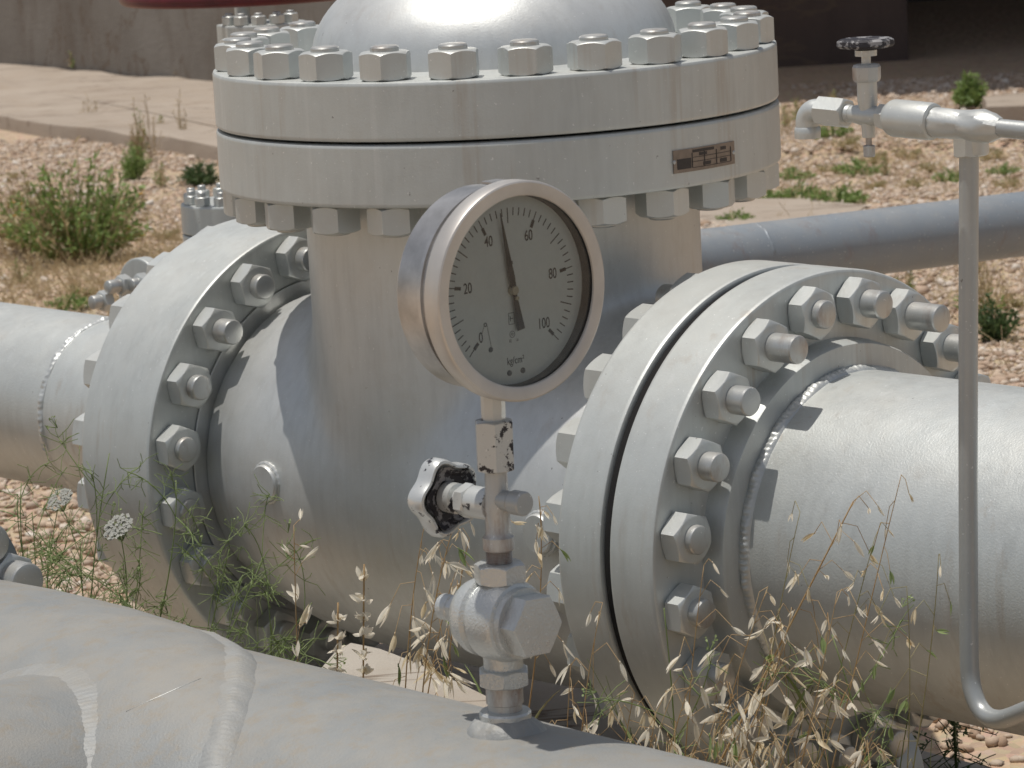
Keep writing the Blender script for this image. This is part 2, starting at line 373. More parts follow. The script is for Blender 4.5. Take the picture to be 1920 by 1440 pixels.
def scatter_gravel():
    ph = (1 + 5 ** .5) / 2
    iv = np.array([(-1, ph, 0), (1, ph, 0), (-1, -ph, 0), (1, -ph, 0), (0, -1, ph), (0, 1, ph), (0, -1, -ph), (0, 1, -ph), (ph, 0, -1), (ph, 0, 1), (-ph, 0, -1), (-ph, 0, 1)]) / 1.9
    jf = np.array([(0, 11, 5), (0, 5, 1), (0, 1, 7), (0, 7, 10), (0, 10, 11), (1, 5, 9), (5, 11, 4), (11, 10, 2), (10, 7, 6), (7, 1, 8), (3, 9, 4), (3, 4, 2), (3, 2, 6), (3, 6, 8), (3, 8, 9), (4, 9, 5), (2, 4, 11), (6, 2, 10), (8, 6, 7), (9, 8, 1)])
    pts = []
    def region(px0, px1, y0, y1, dens):
        for _ in range(int((y1 - y0) * 1.2 * dens)):
            y = random.uniform(y0, y1); e = (px0 + random.random() * (px1 - px0) - 960) / F
            pts.append((e * y * 1.02 + .01 * y, y))
    A = dict(); n0 = 0
    def strip(px0, px1, y0, y1, dens):
        k = int(dens * (y1 - y0) * (px1 - px0) / F * (y0 + y1) / 2)
        y = np.sqrt(rng.uniform(y0 ** 2, y1 ** 2, k)); px = rng.uniform(px0, px1, k)
        xx = (px - 960) / F * y * 1.02 + 0.053 * (y * .1775 - 0) * 0
        return np.stack([xx, y], 1)
    P = np.concatenate([strip(-60, 620, 3.7, 6.5, 8500), strip(-60, 620, 6.5, 11.0, 5200), strip(1230, 2020, 3.3, 6.5, 7500), strip(1280, 2020, 6.5, 11.5, 5200), strip(450, 1300, 3.5, 4.3, 2500)])
    keep = np.array([noise.noise(Vector((x * 1.6, y * 1.3, 9))) + .35 * noise.noise(Vector((x * 7, y * 6, 4))) < random.uniform(.12, .5) for x, y in P]); P = P[keep]
    n = len(P)
    s = np.exp(rng.normal(-5.3, .42, n)) ; s = np.clip(s, .003, .018)
    Pb = np.concatenate([strip(-60, 520, 3.7, 5.6, 2600), strip(1500, 2020, 3.3, 4.6, 1500)]); sb = np.clip(np.exp(rng.normal(-4.8, .3, len(Pb))), .005, .022)
    P = np.concatenate([P, Pb]); s = np.concatenate([s, sb]); n = len(P)
    z = np.array([gz(x, y) for x, y in P])
    a = rng.uniform(0, 2 * np.pi, n); asp = rng.uniform(.6, 1.25, (n, 2)); fl = rng.uniform(.45, .8, n)
    Vt = iv[None] * (1 + rng.uniform(-.22, .22, (n, 12, 1)))
    X = Vt[..., 0] * asp[:, :1]; Y = Vt[..., 1] * asp[:, 1:]; Zc = Vt[..., 2] * fl[:, None]
    tl = rng.uniform(-.4, .4, (n, 1)); Zc = Zc + X * tl
    ca, sa = np.cos(a)[:, None], np.sin(a)[:, None]
    V = np.stack([(X * ca - Y * sa) * s[:, None] + P[:, :1], (X * sa + Y * ca) * s[:, None] + P[:, 1:], Zc * s[:, None] + z[:, None] + s[:, None] * .25], 2).reshape(-1, 3)
    Fc = (jf[None] + (np.arange(n) * 12)[:, None, None]).reshape(-1, 3)
    me = bpy.data.meshes.new('gravel'); me.vertices.add(len(V)); me.vertices.foreach_set('co', V.astype(np.float32).ravel())
    me.loops.add(Fc.size); me.loops.foreach_set('vertex_index', Fc.astype(np.int32).ravel())
    me.polygons.add(len(Fc)); me.polygons.foreach_set('loop_start', (np.arange(len(Fc)) * 3).astype(np.int32)); me.update(calc_edges=True); me.validate()
    tag(link('gravel', me, STONE), 'loose pinkish gravel covering the ground around the pipes', kind='stuff')
scatter_gravel()

def rough_slab(name, poly, z0, z1, mat, label, cat, amp=.02, seg=.12, kind=None, bot=None):
    """an irregular slab: polygon outline subdivided and jittered"""
    out = []
    N = len(poly)
    for i in range(N):
        a = Vector(poly[i]); b = Vector(poly[(i + 1) % N]); k = max(1, int((b - a).length / seg))
        for q in range(k):
            p = a.lerp(b, q / k); nv = noise.noise_vector(Vector((p.x * 3, p.y * 3, 5))); p = p + Vector((nv.x, nv.y)) * amp
            out.append(p)
    c = sum(out, Vector((0, 0))) / len(out); n = len(out); mb = MB(); vs = []; rings = [(1.0, z0, .0), (1.0, z1 - .015, 0), (.995, z1, 0), (.9, z1, 1), (.6, z1, 1), (.3, z1, 1)]
    for sc_, z, tp in rings:
        for p in out:
            q = c + (p - c) * sc_; vs.append((q.x, q.y, z + (.25 * amp * noise.noise(Vector((q.x * 4, q.y * 4, 1)))) + (0 if z != z0 else -.02)))
    vs.append((c.x, c.y, z1)); fs = []
    for r_ in range(len(rings) - 1):
        for i in range(n): j = (i + 1) % n; fs.append((r_ * n + i, r_ * n + j, (r_ + 1) * n + j, (r_ + 1) * n + i))
    for i in range(n): fs.append(((len(rings) - 1) * n + i, (len(rings) - 1) * n + (i + 1) % n, len(vs) - 1))
    mb.add(vs, fs); o = mb.obj(name, mat, ang=40); tag(o, label, cat, kind=kind); return o

# left concrete apron and wall behind it
zA = .035
f0 = G(-250, 185, zA); f1 = G(400, 272, zA); b0 = G(-250, 98, zA); b1 = G(400, 152, zA)
dF = (f1 - f0); dW = (b1 - b0)
rough_slab('path', [f0.xy - dF.xy * .6, f1.xy + dF.xy * .75, b1.xy + dW.xy * .75, b0.xy - dW.xy * .6], -.05, zA, SLABM, None, None, amp=.05, kind='structure')
def wall():
    a = b0 - dW * .8; b = b1 + dW * .62; d = (b - a).normalized(); n_ = Vector((d.y, -d.x, 0)) ; L = (b - a).length
    if n_.y > 0: n_ = -n_
    mb = MB(); nx = 120; nz = 10; vs = []; Ht = .95
    for j in range(nz + 1):
        for i in range(nx + 1):
            p = a + d * (L * i / nx) + Vector((0, 0, Ht * j / nz))
            q = p - n_ * (.01 * noise.noise(p * 4)); q.z += zA - (.2 if j == 0 else 0)
            vs.append(tuple(q))
    fs = [(j * (nx + 1) + i, j * (nx + 1) + i + 1, (j + 1) * (nx + 1) + i + 1, (j + 1) * (nx + 1) + i) for j in range(nz) for i in range(nx)]
    mb.add(vs, fs)
    T = [a - n_ * .01, b - n_ * .01, b - n_ * .3, a - n_ * .3]; zt = zA + Ht
    mb.add([(p.x, p.y, zt) for p in T] + [(p.x, p.y, 0) for p in T], [(0, 1, 2, 3), (1, 5, 6, 2), (2, 6, 7, 3), (3, 7, 4, 0)])
    tag(mb.obj('concrete_wall', WALLM, ang=40), 'stained grey concrete wall standing behind the cracked concrete path', 'wall')
wall()
# shaded shelter at the right rear: back wall with an opening, a roof slab on posts
def shelter():
    y0 = G(1600, 112).y
    root = thing('equipment_shelter', 'dark open shelter with brown back wall shading the ground at upper right', 'shelter', (2.2, y0, 0))
    def ob(name, mb): 
        o = mb.obj(name, SHADEM if name != 'opening_shade_wall' else BLACK, root); o.matrix_parent_inverse = Matrix.Translation((-2.2, -y0, 0)); return o
    xs = G(1712, 112).x
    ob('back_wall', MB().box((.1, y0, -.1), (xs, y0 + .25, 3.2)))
    ob('opening_shade_wall', MB().box((xs + .002, y0 + 3.0, -.1), (8, y0 + 3.2, 3.2))); ob('left_wall', MB().box((xs - .25, y0 + .252, -.1), (xs, y0 + 2.998, 3.2)))  # wall behind the opening is near black: deep shade put into its colour
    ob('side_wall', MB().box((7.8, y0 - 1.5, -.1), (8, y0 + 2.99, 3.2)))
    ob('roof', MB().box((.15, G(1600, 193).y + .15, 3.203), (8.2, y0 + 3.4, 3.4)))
    ob('post', MB().box((3.2, y0 - .4, -.1), (3.4, y0 - .2, 3.2)))
shelter()
q0 = G(1835, 182, .06); q1 = G(2100, 158, .06); q2 = G(2100, 190, .06); q3 = G(1850, 200, .06)
rough_slab('kerb_stone', [q3.xy, q2.xy, q1.xy, q0.xy], -.05, .06, SLABM, 'low pale kerb stone at right edge in front of the shaded shelter', 'kerb', amp=.03)
q = [G(1290, 415), G(1340, 388), G(1500, 385), G(1620, 402), G(1560, 440), G(1330, 450)]
rough_slab('stone_slab', [p.xy for p in q][::-1], -.05, .02, SLABM, 'flat pale stone slab on gravel just behind the blue grey pipe', 'slab', amp=.03)
# plinth under the valve
q = [(-.52, 3.66), (-.20, 3.30), (.22, 2.98), (.50, 3.3), (.2, 3.75), (-.2, 4.0)]
rough_slab('concrete_plinth', [Vector(p) for p in q], -.06, .035, ROCKM, 'rough pale concrete plinth on the ground beneath the big valve', 'plinth', amp=.03, seg=.05)

q = [(590, 1262), (612, 1232), (642, 1214), (700, 1226), (780, 1252), (860, 1284), (912, 1310), (960, 1350), (900, 1400), (560, 1330)]
q = [G(x, y, .19) for x, y in q]
rough_slab('concrete_block', [p.xy for p in q][::-1], -.05, .19, ROCKM, 'rough pale concrete block between the foreground pipe and the valve body', 'block', amp=.018, seg=.02)
# ------------------------------------------------------------------ flanges, nuts
def flange_mb(ctr, ax, rad, z0, z1, n=160, c=.0032, inner=0.0, mb=None, ca=None, cz=None):
    mb = mb or MB(); M = frame(ctr, ax); ca = c if ca is None else ca; c = c if cz is None else cz
    a_ = [(rad - ca - .0015, z0), (rad - ca, z0), (rad - ca * .35, z0 + ca * .3), (rad, z0 + ca), (rad, z0 + ca + .0015)] if ca > .0005 else [(rad, z0)]
    b_ = [(rad, z1 - c - .0015), (rad, z1 - c), (rad - c * .35, z1 - c * .3), (rad - c, z1), (rad - c - .0015, z1)] if c > .0005 else [(rad, z1)]
    mb.lathe([(inner, z0)] + a_ + b_ + [(inner, z1)], M, n)
    return mb
AF = .046
nutm_e = MB().hexp(AF, 0, .022, rot=0).mesh('nut'); nutm_e.materials.append(NUT)
nutm_k = MB().hexp(AF * 1.04, 0, .031, rot=0).mesh('nut'); nutm_k.materials.append(NUT)
nutm_b = MB().hexp(AF * 1.03, 0, .0285, rot=0).mesh('nut'); nutm_b.materials.append(NUT)
studs = {}
def stud_mesh(L, r=.014):
    k = (round(L, 3), r)
    if k not in studs:
        c = min(.0022, L * .45)
        me = MB().lathe([(r * .98, -.004), (r, 0), (r, L - c), (r * .93, L - c * .35), (r * .78, L), (0, L + .0003)], None, 28).mesh('stud'); me.materials.append(STUD); studs[k] = me
    return studs[k]
def put_nut(parent, ctr, ax, xdir, mesh, hgt, L, jit=5, r=.014, base=8):
    M = frame(ctr, ax, xdir) @ Matrix.Rotation(R(base + random.uniform(-jit, jit)), 4, 'Z')
    o = bpy.data.objects.new('nut', mesh); C.objects.link(o); o.parent = parent; o.matrix_basis = parent_inv(parent) @ M
    s = bpy.data.objects.new('stud', stud_mesh(L, r)); C.objects.link(s); s.parent = o; s.matrix_basis = Matrix.Translation((random.uniform(-.0006, .0006), 0, hgt))
    return o
def parent_inv(p): return Matrix.Translation(-Vector(p.location))
def setp(o, p): mb_0 = o.matrix_basis.copy(); o.parent = p; o.matrix_parent_inverse = I4; o.matrix_basis = parent_inv(p) @ mb_0; return o
RR = .2249; RF = .2578; UR1 = .4614; URG = .3966; UR0 = .3324; UL1 = -.3214; UL0 = -.4477
def bolt_pos(uu, k): a = R(-9 + 18 * k); return O + U * uu + RR * (math.cos(a) * HV + math.sin(a) * Z)

valve = thing('gate_valve', 'large silver painted gate valve with bolted round bonnet in the centre', 'valve', (O.x, O.y, 0))
def vp(o): return setp(o, valve)
# body: neck + barrels + flanges hubs, melted together
def body():
    mb = MB()
    Mz = frame((O.x, O.y, 0), Z)
    zc = O.z
    prof = [(0, zc - .211)]
    for i in range(1, 17):
        a = i / 16 * math.pi / 2; prof.append((.208 * math.sin(a), zc - .211 * math.cos(a)))
    prof += [(.212, zc + .12), (.212, B.z - .1253 + .006), (0, B.z - .1253 + .006)]
    mb.lathe(prof, Mz, 96)
    for sg in (1, -1):
        e = UR0 if sg > 0 else -UL1
        p2 = [(0, 0), (.213, 0), (.213, .10), (.211, .16), (.207, .20), (.199, .25), (.188, e - .03), (.184, e - .008), (.186, e + .003), (0, e + .003)]
        mb.lathe(p2, frame(O, U * sg), 96)
    o = mb.obj('body', HUB, ang=0)
    o.data.remesh_voxel_size = .005
    md = o.modifiers.new('r', 'REMESH'); md.mode = 'VOXEL'; md.voxel_size = .0055; md.use_smooth_shade = True
    ms = o.modifiers.new('s', 'SMOOTH'); ms.factor = .8; ms.iterations = 70
    dg = bpy.context.evaluated_depsgraph_get(); me = bpy.data.meshes.new_from_object(o.evaluated_get(dg))
    o.modifiers.clear(); me.materials.clear(); me.materials.append(HUB); o.data = me
    me.polygons.foreach_set('use_smooth', [True] * len(me.polygons))
    return o
vp(body())
# bosses on the barrels
def o_hit(px, py, r):
    d = ray(px, py); dp = Vector((d.dot(HV), d.z)); op = Vector(((CAM - O).dot(HV), H - O.z)); a = dp.dot(dp); b = dp.dot(op); t = (-b - math.sqrt(b * b - a * (op.dot(op) - r * r))) / a
    p = CAM + d * t; return (p - O).dot(U), p
for bx_, by_ in ((501, 905), (1014, 1000)):
    uu, ph_ = o_hit(bx_, by_, .209); c0 = O + U * uu + Z * (ph_.z - O.z); 
    mb = MB(); Mb = frame(c0, HV)
    mb.lathe([(.0, .14), (.0215, .15), (.0205, .2135), (.0190, .2155), (0, .2158)], Mb, 40)
    bead(mb, circle(c0 + HV * .2085, .0212, HV, 60), .0026, step=.003)
    vp(mb.obj('boss', HUB))
# flanges of the valve
vp(flange_mb(O, U, RF, UR0, URG - .0060).obj('end_flange', FLANGE))
vp(flange_mb(O, U, RF - .005, URG - .0061, URG + .0061).obj('gasket', DARK))
vp(flange_mb(O, U, RF, -.3851, UL1, ca=.0001).obj('end_flange', FLANGE))
# raised hub behind inner nuts on the left flange
vp(flange_mb(O, U, .1965, UL1, UL1 + .003, c=.001).obj('flange_hub', HUB))
Bz0, Bg, Bb = 0.0, -.0606, -.1253
vp(flange_mb(B, Z, .300, Bg + .0013, Bz0, c=.003).obj('bonnet_flange', FLANGE))
vp(flange_mb(B, Z, .286, Bg - .0022, Bg + .0022).obj('gasket', DARK))
vp(flange_mb(B, Z, .300, Bb, Bg - .0013, c=.003).obj('neck_flange', FLANGE))
# dome
def dome():
    prof = [(.197, -.004), (.196, .003)]
    for i in range(1, 22):
        a = i / 24 * math.pi / 2; prof.append((.193 * math.cos(a) + .001, .006 + .112 * math.sin(a)))
    rtop = prof[-1][0]
    prof = prof[:-3] + [(.048, .125), (.048, .25), (.065, .252), (.065, .27), (.03, .272), (.025, .40), (0, .40)]
    return MB().lathe(prof, frame(B, Z), 128).obj('bonnet_dome', HUB)
vp(dome())
rad_b = .2709
for k in range(24):
    a = math.pi + R(6.4) + k * 2 * math.pi / 24
    d = Vector((math.cos(a), math.sin(a), 0))
    put_nut(valve, B + d * rad_b, Z, d, nutm_b, .0285, random.uniform(.0045, .0065), 14, r=.0145)
    put_nut(valve, B + d * rad_b + Z * Bb, -Z, d, nutm_b, .0285, random.uniform(.003, .0045), 14, r=.0145)
Llen = {2: .006, 3: .007, 4: .012, 5: .022, 6: .012, 7: .015}
for k in range(20):
    put_nut(valve, bolt_pos(UL1, k), U, Z, nutm_e, .022, Llen.get((k + 2) % 20, random.uniform(.008, .016)), 5)
    put_nut(valve, bolt_pos(UR0, k), -U, Z, nutm_k, .031, random.uniform(.003, .008) if k != 5 else .03, 5)

# name plate on the neck flange (lower rim), right of centre
def plate():
    def rim(px, py): 
        d = ray(px, py); a = d.x ** 2 + d.y ** 2; b = -(d.x * B.x + d.y * B.y); c = B.x ** 2 + B.y ** 2 - .3005 ** 2
        t = (-b - math.sqrt(b * b - a * c)) / a; return CAM + d * t
    pl = rim(1262, 302); pr = rim(1376, 284)
    a0 = math.atan2(pl.y - B.y, pl.x - B.x); a1 = math.atan2(pr.y - B.y, pr.x - B.x); zc = (pl.z + pr.z) / 2 - .001
    root = None
    def patch(name, s0, s1, t0, t1, lift, mat, parent):
        mb = MB(); n = 10; vs = []; hh = .0115
        for l_ in (0.0, lift):
            for i in range(n + 1):
                a = a0 + (a1 - a0) * (s0 + (s1 - s0) * i / n)
                for t_ in (t0, t1): vs.append((B.x + (.3002 + l_) * math.cos(a), B.y + (.3002 + l_) * math.sin(a), zc + hh * t_))
        m_ = (n + 1) * 2; fs = []
        for i in range(n):
            fs += [(m_ + 2 * i, m_ + 2 * i + 2, m_ + 2 * i + 3, m_ + 2 * i + 1), (2 * i, 2 * i + 2, m_ + 2 * i + 2, m_ + 2 * i), (2 * i + 1, m_ + 2 * i + 1, m_ + 2 * i + 3, 2 * i + 3)]
        fs += [(0, m_, m_ + 1, 1), (2 * n, 2 * n + 1, m_ + 2 * n + 1, m_ + 2 * n)]
        mb.add(vs, fs); return mb.obj(name, mat, parent)
    pp = vp(patch('name_plate', 0, 1, -1, 1, .0012, PLATE, None))
    def sub(*a):
        o = patch(*a[:-1], a[-1], None); o.parent = pp; return o
    for (s0, s1, t0, t1) in ((.28, .62, .62, .86), (.38, .50, .30, .55), (.74, .83, .45, .72), (.44, .56, -.60, -.30), (.72, .84, -.62, -.30)):
        sub('plate_print', s0, s1, t0, t1, .0016, PLATED)
    sub('plate_print', .05, .25, -.7, .2, .0016, PLATED)
    for t_ in (.2, -.18, -.7): sub('plate_line', .28, .92, t_ - .02, t_ + .02, .0016, PLATED)
    for s_ in (.27, .46, .66, .92): sub('plate_line', s_ - .004, s_ + .004, -.7, .6, .0017, PLATED)
    for s_ in (.01, .985):
        o = MB().lathe([(.002, 0), (.002, .0018), (.001, .0026), (0, .0027)], frame(Vector((B.x + .3 * math.cos(a0 + (a1 - a0) * s_), B.y + .3 * math.sin(a0 + (a1 - a0) * s_), zc)), Vector((math.cos(a0), math.sin(a0), 0))), 12).obj('rivet', STUD)
        o.parent = pp
plate()

# ------------------------------------------------------------------ right pipeline: flange + hub + pipe + weld
rp = thing('steel_pipe', 'wide silver steel pipe bolted to the right end of the big valve', 'pipe', (O.x + U.x * .8, O.y + U.y * .8, 0))
setp(flange_mb(O, U, RF, URG + .0060, UR1).obj('flange', FLANGE), rp)
setp(MB().lathe([(.150, UR1 - .01), (.1905, UR1), (.1875, UR1 + .02), (.186, UR1 + .0225), (.150, UR1 + .0228)], frame(O, U), 140).obj('flange_hub', FLANGE), rp)
def pipe_mb(r, u0, u1, n=140, nz=60, bumpy=.0004):
    mb = MB(); prof = [(r * (1 + 0), u0 + (u1 - u0) * i / nz) for i in range(nz + 1)]
    mb.lathe(prof, frame(O, U), n, fn=lambda a, z: 1 + bumpy * 6 * noise.noise(Vector((math.cos(a) * 3, math.sin(a) * 3, z * 4)))); return mb
setp(pipe_mb(.161, UR1, 3.2).obj('pipe_wall', PIPE), rp)
mb = weld_ring(O + U * (UR1 + .027), .1608, U, .0075, .0052, 3); setp(mb.obj('weld_seam', WELD), rp)
Rl = {0: .012, 1: .008, 2: .017, 3: .021, 4: .032, 5: .009, 6: .021, 7: .037, 8: .022, 9: .014}
for k in range(20):
    put_nut(rp, bolt_pos(UR1, k), U, Z, nutm_e, .022, Rl.get(k, random.uniform(.008, .024)), 5)

# ------------------------------------------------------------------ left pipeline
lp = thing('steel_pipe', 'silver steel pipe with a rough weld running to the left of the big valve', 'pipe', (O.x - U.x * .8, O.y - U.y * .8, 0))
setp(flange_mb(O, U, RF, UL0, -.3852, ca=.0025, cz=.0001).obj('flange', FLANGE), lp)
mb = MB(); mb.lathe([(.1125, -3.6), (.1125, -.74), (.1125, -.70), (.118, -.62), (.130, -.54), (.150, -.47), (.165, UL0 - .002), (.165, UL0 + .003)], frame(O, U), 120)
setp(mb.obj('pipe_wall', PIPE), lp)
mb = weld_ring(O - U * .735, .1123, U, .0062, .0034, 4, lump=.9); setp(mb.obj('weld_seam', WELD), lp)
for k in range(20):
    put_nut(lp, bolt_pos(UL0, k), -U, Z, nutm_k, .031, random.uniform(.003, .008), 5)

# ------------------------------------------------------------------ foreground pipe
YS = 2.50
SA = W(925, 770, YS); SB = W(948, 1350, YS)     # the gauge stand's axis, top and foot
RFG = .20
foot = SB.copy()
da = ray(870, 1317.0); a_dir = Vector((da.dot(HV), da.z))        # sight line in the plane across the pipe
cam_a = CAM.dot(HV); aS = foot.dot(HV)
a0 = aS + RFG * math.sin(R(3.0))
L_ = a_dir.length
# distance of (a0,z0) below the sight line = RFG
z0 = None
lo, hi = -1.0, .9
for _ in range(60):
    mid_ = (lo + hi) / 2
    d_ = (a_dir.x * (mid_ - H) - a_dir.y * (a0 - cam_a)) / L_
    sgn = abs(d_)
    if sgn > RFG: lo = mid_
    else: hi = mid_
z0 = (lo + hi) / 2
uF = foot.dot(U)
FO = HV * a0 + U * uF + Z * z0        # point on the axis at the stand
def fg_pt(theta, uu, r=RFG):          # theta from HV towards Z
    return FO + U * uu + r * (math.cos(theta) * HV + math.sin(theta) * Z)
def fg_hit(px, py, r):
    d = ray(px, py); dp = Vector((d.dot(HV), d.z)); op = Vector((CAM.dot(HV) - a0, H - z0))
    a = dp.dot(dp); b = dp.dot(op); c = op.dot(op) - r * r; D = b * b - a * c
    if D < 0: D = 0
    t = (-b - math.sqrt(D)) / a; p = CAM + d * t
    return math.atan2(p.z - z0, p.dot(HV) - a0), p.dot(U) - uF, p
fg = thing('main_pipe', 'wide dusty grey steel pipe lying across the foreground with the gauge standing on it', 'pipe', (FO.x, FO.y, 0))
_, uw, _ = fg_hit(445, 1222, RFG + .002)
mb = MB(); mb.lathe([(RFG, uw - .05 + (2.9) * i / 70) for i in range(71)], frame(FO, U), 200, fn=lambda a, z: 1 + .0012 * noise.noise(Vector((math.cos(a) * 2, math.sin(a) * 2, z * 2.5))) + .0006 * noise.noise(Vector((math.cos(a) * 18, math.sin(a) * 18, z * 12))))
setp(mb.obj('pipe_wall', FGPIPE), fg)
# thicker fitting left of the seam; its edge follows the photographed seam
edge = [fg_hit(x, y, RFG + .006) for x, y in ((446, 1216), (450, 1238), (442, 1290), (426, 1350), (402, 1425), (378, 1500))]
eth = [e[0] for e in edge]; eu = [e[1] for e in edge]
def uedge(th):
    if th >= eth[0]: return eu[0] - .42 * min(th - eth[0], .9)
    for i in range(len(eth) - 1):
        if eth[i] >= th >= eth[i + 1]:
            t = (eth[i] - th) / (eth[i] - eth[i + 1] + 1e-9); return eu[i] + (eu[i + 1] - eu[i]) * t
    return eu[-1]
def rfit(uu):                                     # fitting radius against distance left of the seam
    K = [(0, .0055), (-.05, .009), (-.12, .012), (-.24, .012), (-.36, .008), (-.5, .0), (-.62, -.010), (-.9, -.03), (-1.6, -.1), (-3.5, -.12)]
    for (x0, r0), (x1, r1) in zip(K[:-1], K[1:]):
        if x0 >= uu >= x1: t = (x0 - uu) / (x0 - x1); t = t * t * (3 - 2 * t) if uu > -.05 else t; return RFG + r0 + (r1 - r0) * t
    return RFG - .12
TH0, TH1, NT_ = R(-100), R(260), 180
vs = []; fs = []; NU = 90; us = [-(3.3) * (i / NU) ** 1.7 for i in range(NU + 1)]
for i in range(NT_):
    th = TH0 + (TH1 - TH0) * i / NT_; ue = uedge(th)
    vs.append(tuple(fg_pt(th, ue + .004, RFG - .004)))
    for q in us: vs.append(tuple(fg_pt(th, ue + q, rfit(q) + .0004 * noise.noise(Vector((th * 3, q * 6, 2))))))
nn = NU + 2
for i in range(NT_):
    j = (i + 1) % NT_
    for q in range(nn - 1): fs.append((i * nn + q, j * nn + q, j * nn + q + 1, i * nn + q + 1))
mb = MB(); mb.add(vs, fs); setp(mb.obj('branch_saddle', FGPIPE, ang=45), fg)
mb = MB(); pts = [fg_pt(t_, uedge(t_) - .0015, RFG + .0036) for t_ in [R(-40) + (R(175) - R(-40)) * i / 90 for i in range(91)]]
def rad_n(th): return (math.cos(th) * HV + math.sin(th) * Z)
ths = [R(-40) + (R(175) - R(-40)) * i / 90 for i in range(91)]
weld_strip(mb, pts, lambda i: rad_n(ths[i]), .0195, .0048, lump=.30, rip=.05, drop=.0080)
setp(mb.obj('weld_seam', WELDF, ang=60), fg)
for pts_ in (((236, 1334), (285, 1312), (330, 1292), (376, 1272)),):
    mb = MB(); q_ = []
    for x, y in pts_:
        th_, u_, _ = fg_hit(x, y, RFG + .011); q_.append(fg_hit(x, y, rfit(min(0, u_ - uedge(th_))) + .0002)[2])
    mb.tube(q_, [.0002, .00045, .00045, .0002], 5); setp(mb.obj('scratch', WELD, ang=0), fg)
# branch pipe towards lower left of the view
RB = .17
_, ub, pb_ = fg_hit(128, 1330, RFG + .012)
cb = FO + U * (ub - RB + .125); bz = .018
Mbr = frame(cb + Z * bz, HV + Z * .05)
br = MB(); br.lathe([(RB, 0), (RB, .3), (RB * 1.0, 1.4)], Mbr, 120); 
setp(br.obj('branch_pipe', FGPIPE), fg)
def branch_curve():
    pts = []; nr = []
    for i in range(121):
        a = 2 * math.pi * i / 120; o_ = Mbr @ Vector((RB * math.cos(a), RB * math.sin(a), 0)); d = (Mbr.to_3x3() @ Vector((0, 0, 1)))
        uu = o_.dot(U) - uF - eu[2]; rr = rfit(min(0, uu))
        A = Vector((o_.dot(HV) - a0, o_.z - z0)); D = Vector((d.dot(HV), d.z)); aa = D.dot(D); b = A.dot(D); c = A.dot(A) - rr * rr; dd = b * b - aa * c
        t = (-b + math.sqrt(max(dd, 0))) / aa; p = o_ + d * t; pts.append(p)
        n1 = (o_ - (Mbr @ Vector((0, 0, 0)))).normalized(); n2 = (Vector(HV) * (A.x + D.x * t) + Z * (A.y + D.y * t)).normalized(); nr.append((n1 + n2).normalized())
    return pts, nr
bp, bn = branch_curve()
mb = MB(); weld_strip(mb, bp, lambda i: bn[i], .026, .0042, 5, rip=.05, lump=.35, closed=True); setp(mb.obj('weld_seam', WELDF, ang=60), fg)

# ------------------------------------------------------------------ gauge stand (isolation valves) on the foreground pipe
sax = (SA - SB).normalized()
def SP(py):                       # point on the stand axis at image row py
    t = (py - 770) / (1350 - 770); return SA.lerp(SB, t)
pxm = YS / F * 1.015             # metres per reference pixel here
def lat(rows, M=None):           # profile from (half width px, row) pairs along the stand axis
    M = frame(SB, sax); return [(w * pxm, (SP(y) - SB).length * (1 if y < 1350 else -1)) for w, y in rows]
stand = thing('gauge_valve_stand', 'small silver isolation valve stack rising from the foreground pipe under the gauge', 'valve', (SB.x, SB.y, 0))
def sp(o): return setp(o, stand)
Ms = frame(SB, sax, U)
def Lz(py): return (SP(py) - SB).length * (1 if py < 1350 else -1)
# foot: half coupling and weld
mb = MB(); mb.lathe([(50 * pxm, -.03), (50 * pxm, Lz(1335)), (47 * pxm, Lz(1331)), (38 * pxm, Lz(1330)), (0, Lz(1330))], Ms, 48); sp(mb.obj('welded_socket', CAST))
def foot_weld():
    pts = []; nr = []
    for i in range(97):
        a = 2 * math.pi * i / 96; rr = .0235
        p = SB + (Ms.to_3x3() @ Vector((math.cos(a), math.sin(a), 0))) * rr
        aa = p.dot(HV) - a0; z = z0 + math.sqrt(max(0, RFG ** 2 - aa ** 2)); q = Vector((p.x, p.y, z + .001)); pts.append(q)
        n1 = (p - SB).normalized(); nr.append((n1 + Z).normalized())
    return pts, nr
fp, fn_ = foot_weld(); mb = MB(); weld_strip(mb, fp, lambda i: fn_[i], .014, .006, 9, rip=.05, lump=.5, freq=900, closed=True); sp(mb.obj('weld_seam', WELDF, ang=60))
mb = MB(); mb.lathe([(33 * pxm, Lz(1334)), (33 * pxm, Lz(1318)), (36 * pxm, Lz(1316)), (36 * pxm, Lz(1278)), (33 * pxm, Lz(1276)), (0, Lz(1276))], Ms, 40); sp(mb.obj('pipe_nipple', RUSTY))
# ball valve
mb = MB()
mb.hexp(92 * pxm, Lz(1283), Lz(1250), Ms, rot=.3); mb.lathe([(38 * pxm, Lz(1252)), (38 * pxm, Lz(1235)), (40 * pxm, Lz(1222)), (46 * pxm, Lz(1205)), (40 * pxm, Lz(1160)), (0, Lz(1150))], Ms, 48)
cbv = SP(1158) 
Mu = frame(cbv, U, Z)
mb.lathe([(0, -.036), (.020, -.036), (.027, -.031), (.031, -.022), (.0315, -.015), (.0285, -.0125), (.0285, -.009), (.0325, -.006), (.0325, .010), (.031, .016), (.0300, .0185), (.0275, .0195), (.0275, .026), (0, .026)], Mu, 56)
mb.hexp(.0445, .024, .0415, Mu, rot=.45, k=.12)
mb.lathe([(44 * pxm, Lz(1180)), (43 * pxm, Lz(1120)), (37 * pxm, Lz(1106)), (36 * pxm, Lz(1088)), (0, Lz(1087))], Ms, 48)
mb.hexp(88 * pxm, Lz(1090), Lz(1052), Ms, rot=.55)
sp(mb.obj('valve_body', CAST, ang=38))
